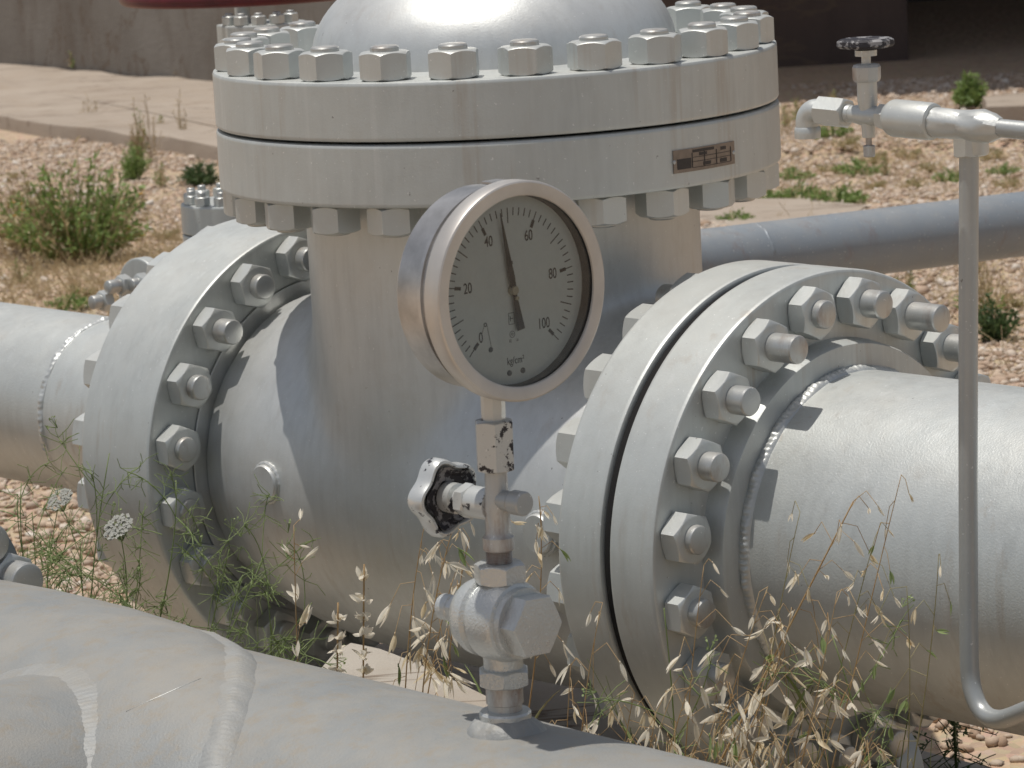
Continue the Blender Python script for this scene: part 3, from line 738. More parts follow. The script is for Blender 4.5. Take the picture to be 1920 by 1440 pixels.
mb = MB(); mb.hexp(.021, -.054, -.036, Mu, rot=.2); mb.lathe([(0, -.068), (.0085, -.068), (.0105, -.066), (.0105, -.056), (.009, -.054), (0, -.054)], Mu, 28); sp(mb.obj('drain_plug', CAST))
# threaded neck
mb = MB(); pr = [(0, Lz(1055))]
for i in range(9): y = 1053 - i * 3; pr += [(25.5 * pxm, Lz(y)), (23.5 * pxm, Lz(y - 1.5))]
pr += [(24 * pxm, Lz(1024)), (0, Lz(1023))]; mb.lathe(pr, Ms, 36); sp(mb.obj('threaded_neck', RUSTY))
# needle valve body
mb = MB(); mb.lathe([(0, Lz(1029)), (27 * pxm, Lz(1029)), (30 * pxm, Lz(1026)), (30 * pxm, Lz(1004)), (27 * pxm, Lz(1001)), (24 * pxm, Lz(995)), (24 * pxm, Lz(960)), (27 * pxm, Lz(952)), (24 * pxm, Lz(930)), (22 * pxm, Lz(915)), (21 * pxm, Lz(872)), (0, Lz(872))], Ms, 40)
sp(mb.obj('needle_valve_body', RUSTY))
cn = SP(946)
Mn = frame(cn, -U, Z)                 # handwheel side points up-stream, away to the left
mb = MB(); mb.lathe([(0, .004), (.0125, .004), (.0125, .026), (.0115, .0275), (0, .0275)], Mn, 32); sp(mb.obj('bonnet', CHIP))
mb = MB(); mb.hexp(.0235, .0275, .0385, Mn, rot=.15); sp(mb.obj('packing_nut', CHIP))
mb = MB(); mb.lathe([(0, .0385), (.0085, .0385), (.0085, .043), (.012, .0445), (.0122, .056), (.011, .0575), (0, .0575)], Mn, 32); sp(mb.obj('hub_sleeve', CHIP))
def lobed(r0, amp, a): return r0 * (1 + amp * math.cos(5 * (a + .35)))
mb = MB()
mb.lathe([(.0120, .058), (.020, .0575), (.0245, .054), (.0262, .052), (.0282, .0525), (.0295, .056), (.0296, .064), (.0280, .069), (.022, .0715), (.010, .0735), (0, .074)], Mn, 120, fn=lambda a, z: 1 + .095 * math.cos(5 * (a + .3)))
sp(mb.obj('handwheel', CHIPH, ang=45))
mb = MB(); mb.lathe([(.0122, .0572), (.0185, .0570), (.0228, .0535), (.0238, .0520)], Mn, 80, fn=lambda a, z: 1 + .095 * math.cos(5 * (a + .3))); sp(mb.obj('wheel_recess', WORNB))
mb = MB(); cpl = frame(SP(934), U, Z); mb.lathe([(0, .006), (.008, .006), (.008, .0165), (.0072, .0175), (.0072, .0185), (.0095, .0195), (.0095, .030), (.0085, .0315), (0, .0318)], cpl, 28); sp(mb.obj('vent_plug', THIN))

# ------------------------------------------------------------------ gauge
gc = W(935, 541, YS)                     # centre of the case
gauge = thing('pressure_gauge', 'round steel pressure gauge with pale dial reading just under 50', 'pressure gauge', tuple(gc))
def gp(o): return setp(o, gauge)
FR = W(967, 544, 2.5)
off = (FR - gc).dot(U); fz = .024
UG = Vector((math.cos(R(-49.6)), math.sin(R(-49.6)), 0)); Mg = frame(gc, UG, Z)
Mg = Mg @ Matrix.Translation((0, 0, 0))
mb = MB(); mb.hexp(68 * pxm, Lz(880), Lz(787), Ms, rot=.35, k=.3); sp(mb.obj('coupling_nut', CHIP))
mb = MB(); mb.lathe([(22.5 * pxm, Lz(792)), (23 * pxm, Lz(770)), (23.5 * pxm, Lz(700)), (0, Lz(700))], Ms, 8)
gp(mb.obj('stem', CHIP, ang=20))
mb = MB()
mb.lathe([(0, -.030), (.070, -.030), (.0755, -.029), (.0775, -.026), (.0778, -.0002), (.0795, 0), (.0795, .0035), (.0775, .004), (.0775, .013), (0.0, .013)], Mg, 140)
gp(mb.obj('case', STEEL))
mb = MB(); mb.lathe([(.0775, .012), (.0828, .0122), (.0835, .014), (.0835, .0262), (.0829, .0278), (.0818, .0286), (.0736, .0282), (.0722, .0276), (.0718, .0262), (.0724, .0262), (.0724, .013)], Mg, 160, close=True)
gp(mb.obj('bezel', BEZEL))
mb = MB(); mb.lathe([(.0723, .0135), (.0723, .0262), (.0719, .0262), (.0716, .0140)], Mg, 140, close=True); gp(mb.obj('inner_ring', BLACK))
mb = MB(); mb.lathe([(.0718, .0136), (.0718, .0146), (0, .0146)], Mg, 128); dial = gp(mb.obj('dial', DIAL))
mb = MB(); mb.box((.0800, -.008, -.004), (.0825, .008, .010), Mg, .0006); gp(mb.obj('relief_plug', STEEL))
# dial frame: x right as read, y up, z out of the dial
xr = Z.cross(UG).normalized() ; Md = Matrix(((xr.x, 0, UG.x, gc.x + UG.x * .0147), (xr.y, 0, UG.y, gc.y + UG.y * .0147), (xr.z, 1, UG.z, gc.z), (0, 0, 0, 1)))
def ang_of(v): return R(135 + 90 - v * 2.7)      # math angle on the dial (0 at lower left, 100 at lower right)
mb = MB()
for v in range(0, 101, 2):
    a = ang_of(v); M_ = Md @ Matrix.Rotation(a, 4, 'Z')
    if v % 20 == 0: mb.box((.0505, -.00035, 0), (.0630, .00035, .0002), M_); mb.box((.0500, -.0013, .00005), (.0560, .0013, .0003), M_)
    elif v % 10 == 0: mb.box((.0510, -.0004, 0), (.0625, .0004, .0002), M_)
    else: mb.box((.0565, -.0004, 0), (.0625, .0004, .0002), M_)
tk = mb.obj('scale_marks', INK); gp(tk)
def text(s, x, y, size, name='numeral', mat=INK, sx=.72, off_=.00006, lift=.0001):
    cu = bpy.data.curves.new(name, 'FONT'); cu.body = s; cu.size = size; cu.align_x = 'CENTER'; cu.align_y = 'CENTER'; cu.extrude = .00008; cu.offset = off_
    o = bpy.data.objects.new(name, cu); C.objects.link(o); dg = bpy.context.evaluated_depsgraph_get()
    me = bpy.data.meshes.new_from_object(o.evaluated_get(dg)); bpy.data.objects.remove(o)
    me.materials.clear(); me.materials.append(mat)
    q = bpy.data.objects.new(name, me); C.objects.link(q); q.matrix_basis = Md @ Matrix.Translation((x, y, lift)) @ Matrix.Diagonal((sx, 1, 1, 1)); gp(q); return q
for v, rr in ((20, .0432), (40, .0440), (60, .0435), (80, .0425)):
    a = ang_of(v); text(str(v), rr * math.cos(a), rr * math.sin(a), .0115)
text('0', -.0325, -.0320, .0115); text('100', .0305, -.0300, .0115)
text('kg/cm²', .0005, -.0538, .0080, 'unit_text', off_=0, sx=.8)
text('KL', -.0035, -.0450 + .0065, .0032, 'small_print', PALEINK, off_=0)
text('1.6', .0030, -.0450 + .0065, .0030, 'small_print', PALEINK, off_=0)
def ringm(x, y, r_, w_, name='dial_symbol', mat=PALEINK):
    mb = MB(); mb.lathe([(r_, 0), (r_, .0002), (r_ - w_, .0002), (r_ - w_, 0)], Md @ Matrix.Translation((x, y, 0)), 24); return gp(mb.obj(name, mat))
ringm(-.0015, -.0335, .0026, .0004); ringm(-.0015, -.0335, .0011, .0004)
mb = MB(); Mq = Md @ Matrix.Translation((-.0015, -.0215, 0))
for a_, b_ in (((-.003, -.0045, 0), (.003, -.0041, .0002)), ((-.003, .0041, 0), (.003, .0045, .0002)), ((-.003, -.004, 0), (-.0026, .004, .0002)), ((.0026, -.004, 0), (.003, .004, .0002)), ((-.0015, -.002, 0), (-.0009, .002, .0002)), ((-.0009, -.0003, 0), (.0015, .0003, .0002))): mb.box(a_, b_, Mq)
gp(mb.obj('dial_symbol', PALEINK))
# little zero pin drawing
mb = MB(); mb.lathe([(.0017, 0), (.0017, .0002), (.0008, .0002), (.0008, 0)], Md @ Matrix.Translation((-.0275, -.0225, 0)), 20)
mb.lathe([(.0021, 0), (.0021, .0003), (0, .0003)], Md @ Matrix.Translation((-.0235, -.0420, 0)), 20)
for (x0, y0_, x1, y1_) in ((-.0258, -.0235, -.0228, -.040), (-.0288, -.0238, -.0318, -.030)):
    l_ = math.hypot(x1 - x0, y1_ - y0_); mb.box((0, -.00016, 0), (l_, .00016, .0002), Md @ Matrix.Translation((x0, y0_, 0)) @ Matrix.Rotation(math.atan2(y1_ - y0_, x1 - x0), 4, 'Z'))
gp(mb.obj('dial_symbol', PALEINK))
for x in (-.0065, .0070):
    mb = MB(); mb.lathe([(.0022, 0), (.0022, .0006), (.0015, .0009), (0, .0009)], Md @ Matrix.Translation((x, -.0625, 0)), 20); gp(mb.obj('dial_screw', PALEINK))
# needle
na = ang_of(46.6); mb = MB(); Mn2 = Md @ Matrix.Rotation(na, 4, 'Z') @ Matrix.Translation((0, 0, .003))
mb.add([(-.004, -.0021, 0), (.010, -.0029, 0), (.0605, -.0003, 0), (.0605, .0003, 0), (.010, .0029, 0), (-.004, .0021, 0), (-.004, -.0021, .0006), (.010, -.0029, .0006), (.0605, -.0003, .0006), (.0605, .0003, .0006), (.010, .0029, .0006), (-.004, .0021, .0006)],
       [(0, 5, 4, 3, 2, 1), (6, 7, 8, 9, 10, 11)] + [(i, (i + 1) % 6, 6 + (i + 1) % 6, 6 + i) for i in range(6)])
mb.add([(-.004, -.0018, 0), (-.031, -.0037, 0), (-.031, .0037, 0), (-.004, .0018, 0), (-.004, -.0018, .0006), (-.031, -.0037, .0006), (-.031, .0037, .0006), (-.004, .0018, .0006)], [(0, 1, 2, 3), (7, 6, 5, 4), (0, 4, 5, 1), (1, 5, 6, 2), (2, 6, 7, 3), (3, 7, 4, 0)])
mb.box((.020, -.0030, .0001), (.0225, -.001, .0008), Mn2)
mb.v = [tuple(Mn2 @ Vector(v)) if i < 20 else v for i, v in enumerate(mb.v)]
gp(mb.obj('needle', BLACK))
mb = MB(); mb.lathe([(.0036, -.003), (.0036, .0015), (.003, .0022), (0, .0022)], Md @ Matrix.Translation((0, 0, .003)), 28)
mb.lathe([(.0016, .0), (.0016, .0025), (0, .0026)], Md @ Matrix.Translation((.0012, -.006, .003)), 16); gp(mb.obj('needle_hub', simple('brass_hub', (.45, .42, .33), .4, .4)))
# glass
gm = bpy.data.materials.new('gauge_glass'); gm.use_nodes = True; gt = gm.node_tree; gt.nodes.clear()
go = gt.nodes.new('ShaderNodeOutputMaterial'); gtr = gt.nodes.new('ShaderNodeBsdfTransparent'); gtr.inputs[0].default_value = (.90, .92, .91, 1)
gg = gt.nodes.new('ShaderNodeBsdfGlossy'); gg.inputs['Roughness'].default_value = .08; fr_ = gt.nodes.new('ShaderNodeFresnel'); fr_.inputs[0].default_value = 1.5; gx = gt.nodes.new('ShaderNodeMixShader')
gt.links.new(fr_.outputs[0], gx.inputs[0]); gt.links.new(gtr.outputs[0], gx.inputs[1]); gt.links.new(gg.outputs[0], gx.inputs[2]); gd = gt.nodes.new('ShaderNodeBsdfDiffuse'); gd.inputs[0].default_value = (.62, .58, .52, 1); gn = gt.nodes.new('ShaderNodeTexNoise'); gn.inputs['Scale'].default_value = 70; gn.inputs['Detail'].default_value = 8; gn.inputs['Roughness'].default_value = .75
ggeo = gt.nodes.new('ShaderNodeNewGeometry'); gt.links.new(ggeo.outputs['Position'], gn.inputs['Vector']); gr_ = gt.nodes.new('ShaderNodeValToRGB'); gr_.color_ramp.elements[0].position = .38; gr_.color_ramp.elements[0].color = (.02, .02, .02, 1); gr_.color_ramp.elements[1].position = .75; gr_.color_ramp.elements[1].color = (.10, .10, .10, 1)
gt.links.new(gn.outputs['Fac'], gr_.inputs[0]); gx2 = gt.nodes.new('ShaderNodeMixShader'); gt.links.new(gr_.outputs[0], gx2.inputs[0]); gt.links.new(gx.outputs[0], gx2.inputs[1]); gt.links.new(gd.outputs[0], gx2.inputs[2]); gt.links.new(gx2.outputs[0], go.inputs[0])
mb = MB(); mb.lathe([(.0716, .0250), (0, .0250)], Mg, 96); gp(mb.obj('glass', gm))

# ------------------------------------------------------------------ sampling tube at the right: post, tee, needle valve, elbow
YP = 2.70
tubeT = thing('sampling_tube', 'thin silver riser tube bent at its foot standing before the right pipe', 'tube', tuple(W(1815, 1340, YP)))
def tp(o): return setp(o, tubeT)
mt = YP / F
path = [W(1817, 262, YP), W(1816, 500, YP), W(1815, 800, YP), W(1816, 1100, YP), W(1817, 1230, YP)]
path += [W(1819, 1270, YP), W(1825, 1302, YP - .004), W(1836, 1328, YP - .01), W(1852, 1345, YP - .02), W(1872, 1350, YP - .035), W(1892, 1346, YP - .055), W(1925, 1332, YP - .085), W(2100, 1262, YP - .23)]
def smooth_path(P, k=3):
    for _ in range(k):
        Q = [P[0]]
        for a, b in zip(P[:-1], P[1:]): Q += [a.lerp(b, .25), a.lerp(b, .75)]
        Q.append(P[-1]); P = Q
    return P
mb = MB(); mb.tube(smooth_path(path), 18.5 * mt, 20); tp(mb.obj('riser', THIN, ang=60))
mb = MB(); Mh = frame(W(1830, 262, YP), Z); mb.cyl(24 * mt, -.026 / 2, .03 / 2, Mh, 28, .003); mb.hexp(46 * mt, -.008, .012, frame(W(1812, 275, YP), Z), rot=.3); tp(mb.obj('tube_nut', WELD))
# horizontal run
PA = W(1510, 205, YP + .07); PB = W(1905, 243, YP - .08); dax = (PB - PA).normalized(); LA = (PB - PA).length
Mr = frame(PA, dax, Z)
def ax_at(px): return LA * (px - 1510) / (1905 - 1510)
mb = MB(); mb.lathe([(19 * mt, ax_at(1855)), (17 * mt, ax_at(1862)), (17 * mt, ax_at(2400))], Mr, 28); tp(mb.obj('tube_run', THIN))
nz_ = lambda a, z: 1 + .20 * noise.noise(Vector((math.cos(a) * 2, math.sin(a) * 2, z * 120)))
mb = MB(); mb.lathe([(0, ax_at(1752)), (26 * mt, ax_at(1752)), (29 * mt, ax_at(1765)), (27 * mt, ax_at(1790)), (25 * mt, ax_at(1808)), (29 * mt, ax_at(1825)), (31 * mt, ax_at(1845)), (28 * mt, ax_at(1862)), (18 * mt, ax_at(1878)), (0, ax_at(1878))], Mr, 40, fn=nz_)
tp(mb.obj('tee', WELD))
sv = thing('sampling_valve', 'small needle valve with worn dark handwheel above the thin tube at upper right', 'valve', tuple(W(1630, 205, YP)))
def svp(o): return setp(o, sv)
mb = MB(); mb.lathe([(0, ax_at(1672)), (28 * mt, ax_at(1672)), (34 * mt, ax_at(1679)), (35.5 * mt, ax_at(1683)), (35.5 * mt, ax_at(1750)), (34 * mt, ax_at(1755)), (30 * mt, ax_at(1757)), (0, ax_at(1757))], Mr, 44); svp(mb.obj('coupling', SILVER))
mb = MB(); mb.hexp(44 * mt, ax_at(1655), ax_at(1675), Mr, rot=.2); mb.lathe([(0, ax_at(1590)), (15 * mt, ax_at(1590)), (15.5 * mt, ax_at(1600)), (20 * mt, ax_at(1622)), (20 * mt, ax_at(1640)), (16 * mt, ax_at(1660)), (0, ax_at(1661))], Mr, 32)
cb2 = Mr @ Vector((0, 0, ax_at(1632))); Mv = frame(cb2, Z)
mb.lathe([(0, -.018), (12 * mt, -.018), (13 * mt, -.01), (16 * mt, 0), (19 * mt, .012), (19.5 * mt, .040), (0, .040)], Mv, 32); svp(mb.obj('valve_body', SILVER))
mb = MB(); mb.lathe([(0, 64 * mt), (23 * mt, 64 * mt), (26 * mt, 68 * mt), (27 * mt, 72 * mt), (27 * mt, 92 * mt), (24 * mt, 97 * mt), (0, 97 * mt)], Mv, 8); svp(mb.obj('packing_nut', RUSTY))
mb = MB(); mb.lathe([(0, 95 * mt), (9 * mt, 95 * mt), (9 * mt, 112 * mt), (21 * mt, 113 * mt), (21 * mt, 124 * mt), (10 * mt, 126 * mt), (0, 126 * mt)], Mv, 24); svp(mb.obj('spindle', CHIP))
mb = MB(); mb.lathe([(0, 126 * mt), (20 * mt, 126 * mt), (40 * mt, 128 * mt), (49 * mt, 129 * mt), (53 * mt, 134 * mt), (52 * mt, 142 * mt), (46 * mt, 146 * mt), (30 * mt, 143 * mt), (12 * mt, 144 * mt), (0, 146 * mt)], Mv, 96, fn=lambda a, z: 1 + .045 * math.cos(6 * a)); svp(mb.obj('handwheel', WORNB))
mb = MB(); mb.lathe([(0, -.030), (6 * mt, -.030), (6 * mt, -.016), (0, -.016)], Mv, 16); mb.hexp(22 * mt, -.034, -.0245, Mv, rot=.4); svp(mb.obj('drain_plug', RUSTY))
mb = MB(); mb.hexp(52 * mt, ax_at(1538), ax_at(1592), Mr, rot=.25); mb.cyl(17 * mt, ax_at(1525), ax_at(1600), Mr, 28); svp(mb.obj('union_nut', SILVER))
# elbow: quarter torus from axis down
mb = MB(); Eo = Mr @ Vector((0, 0, ax_at(1540))); pts = []
for i in range(13):
    a = R(90) * i / 12; pts.append(Eo - dax * (26 * mt * math.sin(a) + 8 * mt) - Z * (26 * mt * (1 - math.cos(a))))
pts = [Eo] + pts + [pts[-1] - Z * 14 * mt]
mb.tube(pts, [22 * mt] * 2 + [22.5 * mt] * 12 + [22 * mt], 28); mb.lathe([(20 * mt, -.0065), (25 * mt, -.0065), (25.5 * mt, -.003), (25.5 * mt, .001), (23 * mt, .003)], frame(pts[-1], Z), 28); svp(mb.obj('elbow', SILVER, ang=60))

# ------------------------------------------------------------------ blue grey pipe at right rear
p0 = W(1180, 510, 4.55); p1 = W(1330, 492, 4.7); p2 = W(1663, 453, 4.85); p3 = W(1913, 420, 5.0); 
dd = (p3 - p1).normalized(); A_ = p1 - dd * .35; Bq = p3 + dd * 3
br_ = thing('side_pipe', 'blue grey pipe rising rearwards to the right behind the big valve', 'pipe', (A_.x, A_.y, 0))
LL = (Bq - A_).length
mb = MB(); mb.lathe([(0, 0)] + [(.0485, LL * i / 30) for i in range(31)] + [(0, LL)], frame(A_, dd), 64); setp(mb.obj('pipe_wall', BLUEP), br_)
mb = weld_ring(A_ + dd * ((p1 - A_).length + .08), .0485, dd, .004, .0014, 4, lump=.9); setp(mb.obj('weld_seam', BLUEP), br_)

# ------------------------------------------------------------------ small bypass valve behind the left flange, with the red handwheel
YB = 4.75
sm = thing('bypass_valve', 'small silver valve with red handwheel half hidden behind the big left flange', 'valve', tuple(W(400, 450, YB)))
def smp(o): return setp(o, sm)
mb_ = YB / F
cS = W(436, 376, YB)
smp(flange_mb(cS, Z, 98 * mb_, -.042, 0, n=64, c=.002).obj('bonnet_flange', FLANGE))
smp(flange_mb(cS, Z, 98 * mb_, -.085, -.0435, n=64, c=.002).obj('body_flange', FLANGE))
smp(MB().cyl(70 * mb_, -.30, -.084, frame(cS, Z), 40).obj('body', FLANGE))
nut_s = MB().hexp(.0195, 0, .013, n=24).mesh('nut'); nut_s.materials.append(NUT)
for k in range(12):
    a = R(20 + 30 * k); d = Vector((math.cos(a), math.sin(a), 0)); put_nut(sm, cS + d * 80 * mb_, Z, d, nut_s, .013, .007, 20, r=.0062)
cW = W(450, 40, YB)
mb = MB(); mb.lathe([(0, 0), (.028, 0), (.024, .06), (.012, .08), (.011, (cW - cS).dot(Z) + .05), (0, (cW - cS).dot(Z) + .06)], frame(W(478, 372, YB), Z), 24); smp(mb.obj('yoke', FLANGE))
cY = W(490, 42, YB)
smp(flange_mb(cY, Z, 84 * mb_, -.05, 0, n=8, c=.002).obj('yoke_plate', FLANGE))
for k in range(5):
    a = R(-150 + 30 * k); d = Vector((math.cos(a), math.sin(a), 0)); put_nut(sm, cY + d * 66 * mb_, Z, d, nut_s, .013, .004, 20, r=.006)
mb = MB(); cR = W(490, -18, YB)
mb.lathe([(.030, -.02), (.020, .012), (0, .014)], frame(cR, Z), 24)
rr0 = 252 * mb_
ringp = circle(cR, rr0, Z, 72); ringp.append(ringp[0]); mb.tube(ringp, .0105, 12, cap=False)
for k in range(4):
    a = R(25 + 90 * k); d = Vector((math.cos(a), math.sin(a), 0)); mb.tube([cR + d * .015 - Z * .008, cR + d * rr0 * .5 - Z * .006, cR + d * rr0], .008, 8)
smp(mb.obj('handwheel', RED, ang=60))
# small side flange with studs pointing left
cF = W(262, 552, 4.7)
smp(flange_mb(cF, HV, .052, -.02, 0, n=48, c=.002).obj('side_flange', FLANGE))
smp(MB().cyl(.03, -.4, -.015, frame(cF, HV), 32).obj('side_pipe', FLANGE))
nut_t = MB().hexp(.026, 0, .016, n=24).mesh('nut'); nut_t.materials.append(NUT)
for px, py, L in ((240, 533, .020), (205, 562, .015), (275, 530, .012)):
    put_nut(sm, W(px, py, 4.66), HV, Z, nut_t, .016, L, 8, r=.0098)

# near stud at the left edge: a blind flange just outside the frame
YN = 3.15
nf = thing('blind_flange', 'grey bolted flange cut off by the left edge above the foreground pipe', 'flange', tuple(W(-90, 1080, YN)))
cN = W(-75, 1105, YN + .05)
setp(flange_mb(cN, U, .075, -.03, 0, n=72, c=.003).obj('flange_plate', BLUEP), nf)
setp(MB().cyl(.045, -.5, -.028, frame(cN, U), 40).obj('pipe_wall', BLUEP), nf)
for px, py in ((4, 1080), (-60, 1010), (-150, 1060)):
    put_nut(nf, W(px, py, YN + .02), U, Z, nutm_e, .022, .022, 8, r=.019)

# drain flange below the right pipe
YD = 3.15
df_ = thing('drain_flange', 'shadowed bolted drain flange under the wide right pipe', 'flange', tuple(W(1610, 1445, 3.35)))
cD = W(1610, 1445, 3.35)
setp(flange_mb(cD, HV, .075, -.02, .02, n=64, c=.003).obj('flange_plate', FLANGE), df_)
setp(MB().cyl(.045, -.05, .05, frame(cD, HV), 40).obj('pipe_wall', FLANGE), df_)
for k in range(8):
    a = R(15 + 45 * k); put_nut(df_, cD + HV * .02 + .058 * (math.cos(a) * U + math.sin(a) * Z), HV, Z, nut_t, .016, .012, 8, r=.0098)
# pipe support under the right pipe
sps = thing('pipe_support', 'dark steel saddle support standing beneath the wide right pipe', 'support', tuple(O + U * .98 - Z * O.z))
cP = O + U * .98
mb = MB(); Mp_ = frame(Vector((cP.x, cP.y, 0)), Z, HV); mb.box((-.09, -.04, -.05), (.09, .04, .165), Mp_, .004); o_ = mb.obj('support_post', simple('rusty_steel', (.09, .06, .05), .7)); setp(o_, sps)

# ------------------------------------------------------------------ plants
def bez(a, b, c, d, n):
    return [((1 - t) ** 3) * a + 3 * ((1 - t) ** 2) * t * b + 3 * (1 - t) * t * t * c + t ** 3 * d for t in [i / n for i in range(n + 1)]]
def rv(s=1.0): return Vector((random.uniform(-1, 1), random.uniform(-1, 1), random.uniform(-1, 1))) * s
def blade(mb, p, d, L, w, bend=None, up=None, seg=5, cup=.35, prof=None):
    """a lanceolate leaf or husk folded along its midrib"""
    d = d.normalized(); bend = bend or Vector((0, 0, 0)); side = d.cross(up or rv()); side = side.normalized() if side.length > 1e-4 else d.orthogonal().normalized()
    nrm = side.cross(d); vs = []; fs = []; q = p.copy(); dd_ = d.copy()
    for i in range(seg + 1):
        t = i / seg; ww = w * (prof(t) if prof else (math.sin(math.pi * min(1, t * .92 + .08)) ** .8) * (1 - .25 * t))
        vs += [q - side * ww - nrm * (-cup) * ww, q, q + side * ww + nrm * cup * ww]
        dd_ = (dd_ + bend / seg).normalized(); q = q + dd_ * (L / seg)
    for i in range(seg):
        for k in (0, 1): a = i * 3 + k; fs.append((a, a + 1, a + 4, a + 3))
    mb.add([tuple(v) for v in vs], fs)
def spikelet(mb, p, d, L):
    """oat spikelet: two or three pale husks parting from one point"""
    ax = d.normalized(); s1 = ax.orthogonal().normalized(); s1 = Quaternion(ax, random.uniform(0, 6.28)) @ s1
    spl = random.uniform(.12, .42)
    for sg in (1, -1):
        blade(mb, p, ax + s1 * sg * spl, L * random.uniform(.9, 1.05), L * random.uniform(.10, .15), bend=-s1 * sg * spl * random.uniform(.3, 1.4), up=s1.cross(ax) if random.random() < .5 else s1, seg=6, cup=.6)
    if random.random() < .6: blade(mb, p + ax * L * .1, ax + rv(.15), L * .65, L * .05, seg=4, cup=.8)
STRAWH = simple('oat_husk_dry', (.88, .79, .58), .5, 0, nscale=120, tr=.5, col2=(.78, .64, .42))
def proto_spikes(mat, n, name='spikelet'):
    out = []
    for _ in range(n):
        mb = MB(); spikelet(mb, Vector((0, 0, 0)), Vector((0, 0, 1)), 1.0); mb.tube([Vector((0, 0, -.12)), Vector((0, 0, .05))], .03, 4)
        me = mb.mesh(name, 0); me.materials.append(mat); out.append(me)
    return out
SP_W = proto_spikes(STRAW, 9) + proto_spikes(STRAWH, 3); SP_G = proto_spikes(GREENS, 4)
def oat(base, tip, arc, n_sp, sl=.022, name_lab='', green=0, pan=.55, spread=.05, mats=None, droop=1.0, group='wild oat stalks among the pipes', thick=.0011):
    base = Vector(base); tip = Vector(tip); root = thing('wild_oat', name_lab, 'grass stalk', tuple(base), group)
    c1 = base.lerp(tip, .35) + Vector(arc); c2 = base.lerp(tip, .75) + Vector(arc) * .8
    P = bez(base, c1, c2, tip, 22)
    ms = MB(); ms.tube(P, [thick * (1 - .65 * i / 22) for i in range(23)], 5)
    for k in range(n_sp):
        t = 1 - pan * (k / max(1, n_sp - 1)) ** .9; i = min(21, int(t * 22)); p = P[i].lerp(P[i + 1], t * 22 - i) if i < 22 else P[-1]
        dr = rv(); dr = (dr + Vector((0, 0, .15))).normalized(); L = spread * random.uniform(.35, 1.0) * (1.15 - t * .75)
        e = p + dr * L + Vector((0, 0, -L * .45 * droop)); midp = p + dr * L * .55 + Vector((0, 0, L * .15))
        ms.tube([p, midp, e], .00035, 3, cap=False)
        dn = (Vector((0, 0, -1)) * droop + dr * .6 + rv(.45)).normalized()
        sc_ = .96 * sl * random.uniform(.8, 1.15) * (.62 + .38 * min(1, k / 5))
        o = bpy.data.objects.new('spikelet', random.choice(SP_G if random.random() < green else SP_W)); C.objects.link(o); o.parent = root
        M_ = frame(e, dn) @ Matrix.Rotation(random.uniform(0, 6.28), 4, 'Z'); o.matrix_basis = parent_inv(root) @ M_ @ Matrix.Diagonal((sc_, sc_, sc_, 1))
    def kid(m_, nm, mat):
        if m_.v: o = m_.obj(nm, mat, None, ang=0); setp(o, root)
    kid(ms, 'stem', (mats or STRAWS))
    for _ in range(2):
        ml = MB(); t = random.uniform(.05, .4); i = int(t * 22); blade(ml, P[i], (P[i + 1] - P[i]).normalized() + rv(.5), random.uniform(.06, .14), .0022, bend=Vector((0, 0, -.9)) + rv(.4), seg=8, cup=.4, prof=lambda t: (1 - t) ** .6)
        kid(ml, 'leaf', PALEGR)
    return root
def behind(px, py, Y): return W(px, py, Y)
def gnd(px, Y): p = W(px, 1300, Y); return Vector((p.x, p.y, gz(p.x, p.y)))

# centre: between gauge stand and left
oat(gnd(556, 3.0), W(551, 985, 3.0), (-.004, 0, 0), 9, .021, 'lone upright oat stalk with sparse husks before the left valve barrel', pan=.34, spread=.03, droop=-.5)
def column_seed(base, tip, n, lab):
    base = Vector(base); tip = Vector(tip); root = thing('seeding_weed', lab, 'weed', tuple(base), 'dry seed spikes left of the gauge stand')
    P = bez(base, base.lerp(tip, .4) + Vector((.004, 0, 0)), base.lerp(tip, .7), tip, 20); ms = MB(); ms.tube(P, .0009, 5); mh = MB()
    for k in range(n):
        t = 1 - .62 * k / n; i = min(19, int(t * 20)); p = P[i] + rv(.003); 
        for _ in range(2): blade(mh, p, Vector((random.uniform(-1, 1), random.uniform(-1, 1), random.uniform(-.2, .8))), random.uniform(.008, .014), .0035, bend=rv(.8), seg=4, cup=.7)
    setp(ms.obj('stem', STRAWS, ang=0), root); setp(mh.obj('seed_pods', STRAW, ang=0), root)
column_seed(gnd(640, 3.02), W(683, 1058, 3.02), 40, 'dry weed spike of curled pale seed pods, tallest of the two')
column_seed(gnd(588, 2.98), W(634, 1130, 2.98), 30, 'dry weed spike of curled pale seed pods, shorter and leaning over the pipe')
cen = [((742, 3.0), (800, 965), 16, .024, (-.02, 0, .02)), ((770, 2.95), (862, 955), 22, .024, (-.03, 0, .03)), ((800, 3.05), (880, 1010), 16, .022, (-.02, 0, 0)),
       ((720, 3.1), (850, 1085), 12, .022, (.0, 0, .05)), ((865, 3.0), (935, 900), 10, .02, (.02, 0, 0)), ((880, 3.1), (1010, 930), 16, .02, (.03, 0, .02))]
labs = ['oat stalk leaning behind the small handwheel, first from the left', 'oat stalk with the fullest pale husks just under the small handwheel', 'oat stalk close to the left side of the ball valve',
        'short drooping oat stalk left of the ball valve plug', 'thin oat stalk passing behind the rusty needle valve body', 'oat stalk with husks right of the vent plug of the needle valve']
for (b_, t_, n_, s_, ar), lb in zip(cen, labs):
    oat(gnd(*b_), W(t_[0], t_[1], b_[1] - .02), ar, n_, s_, lb, green=.12, pan=.45, spread=.06)
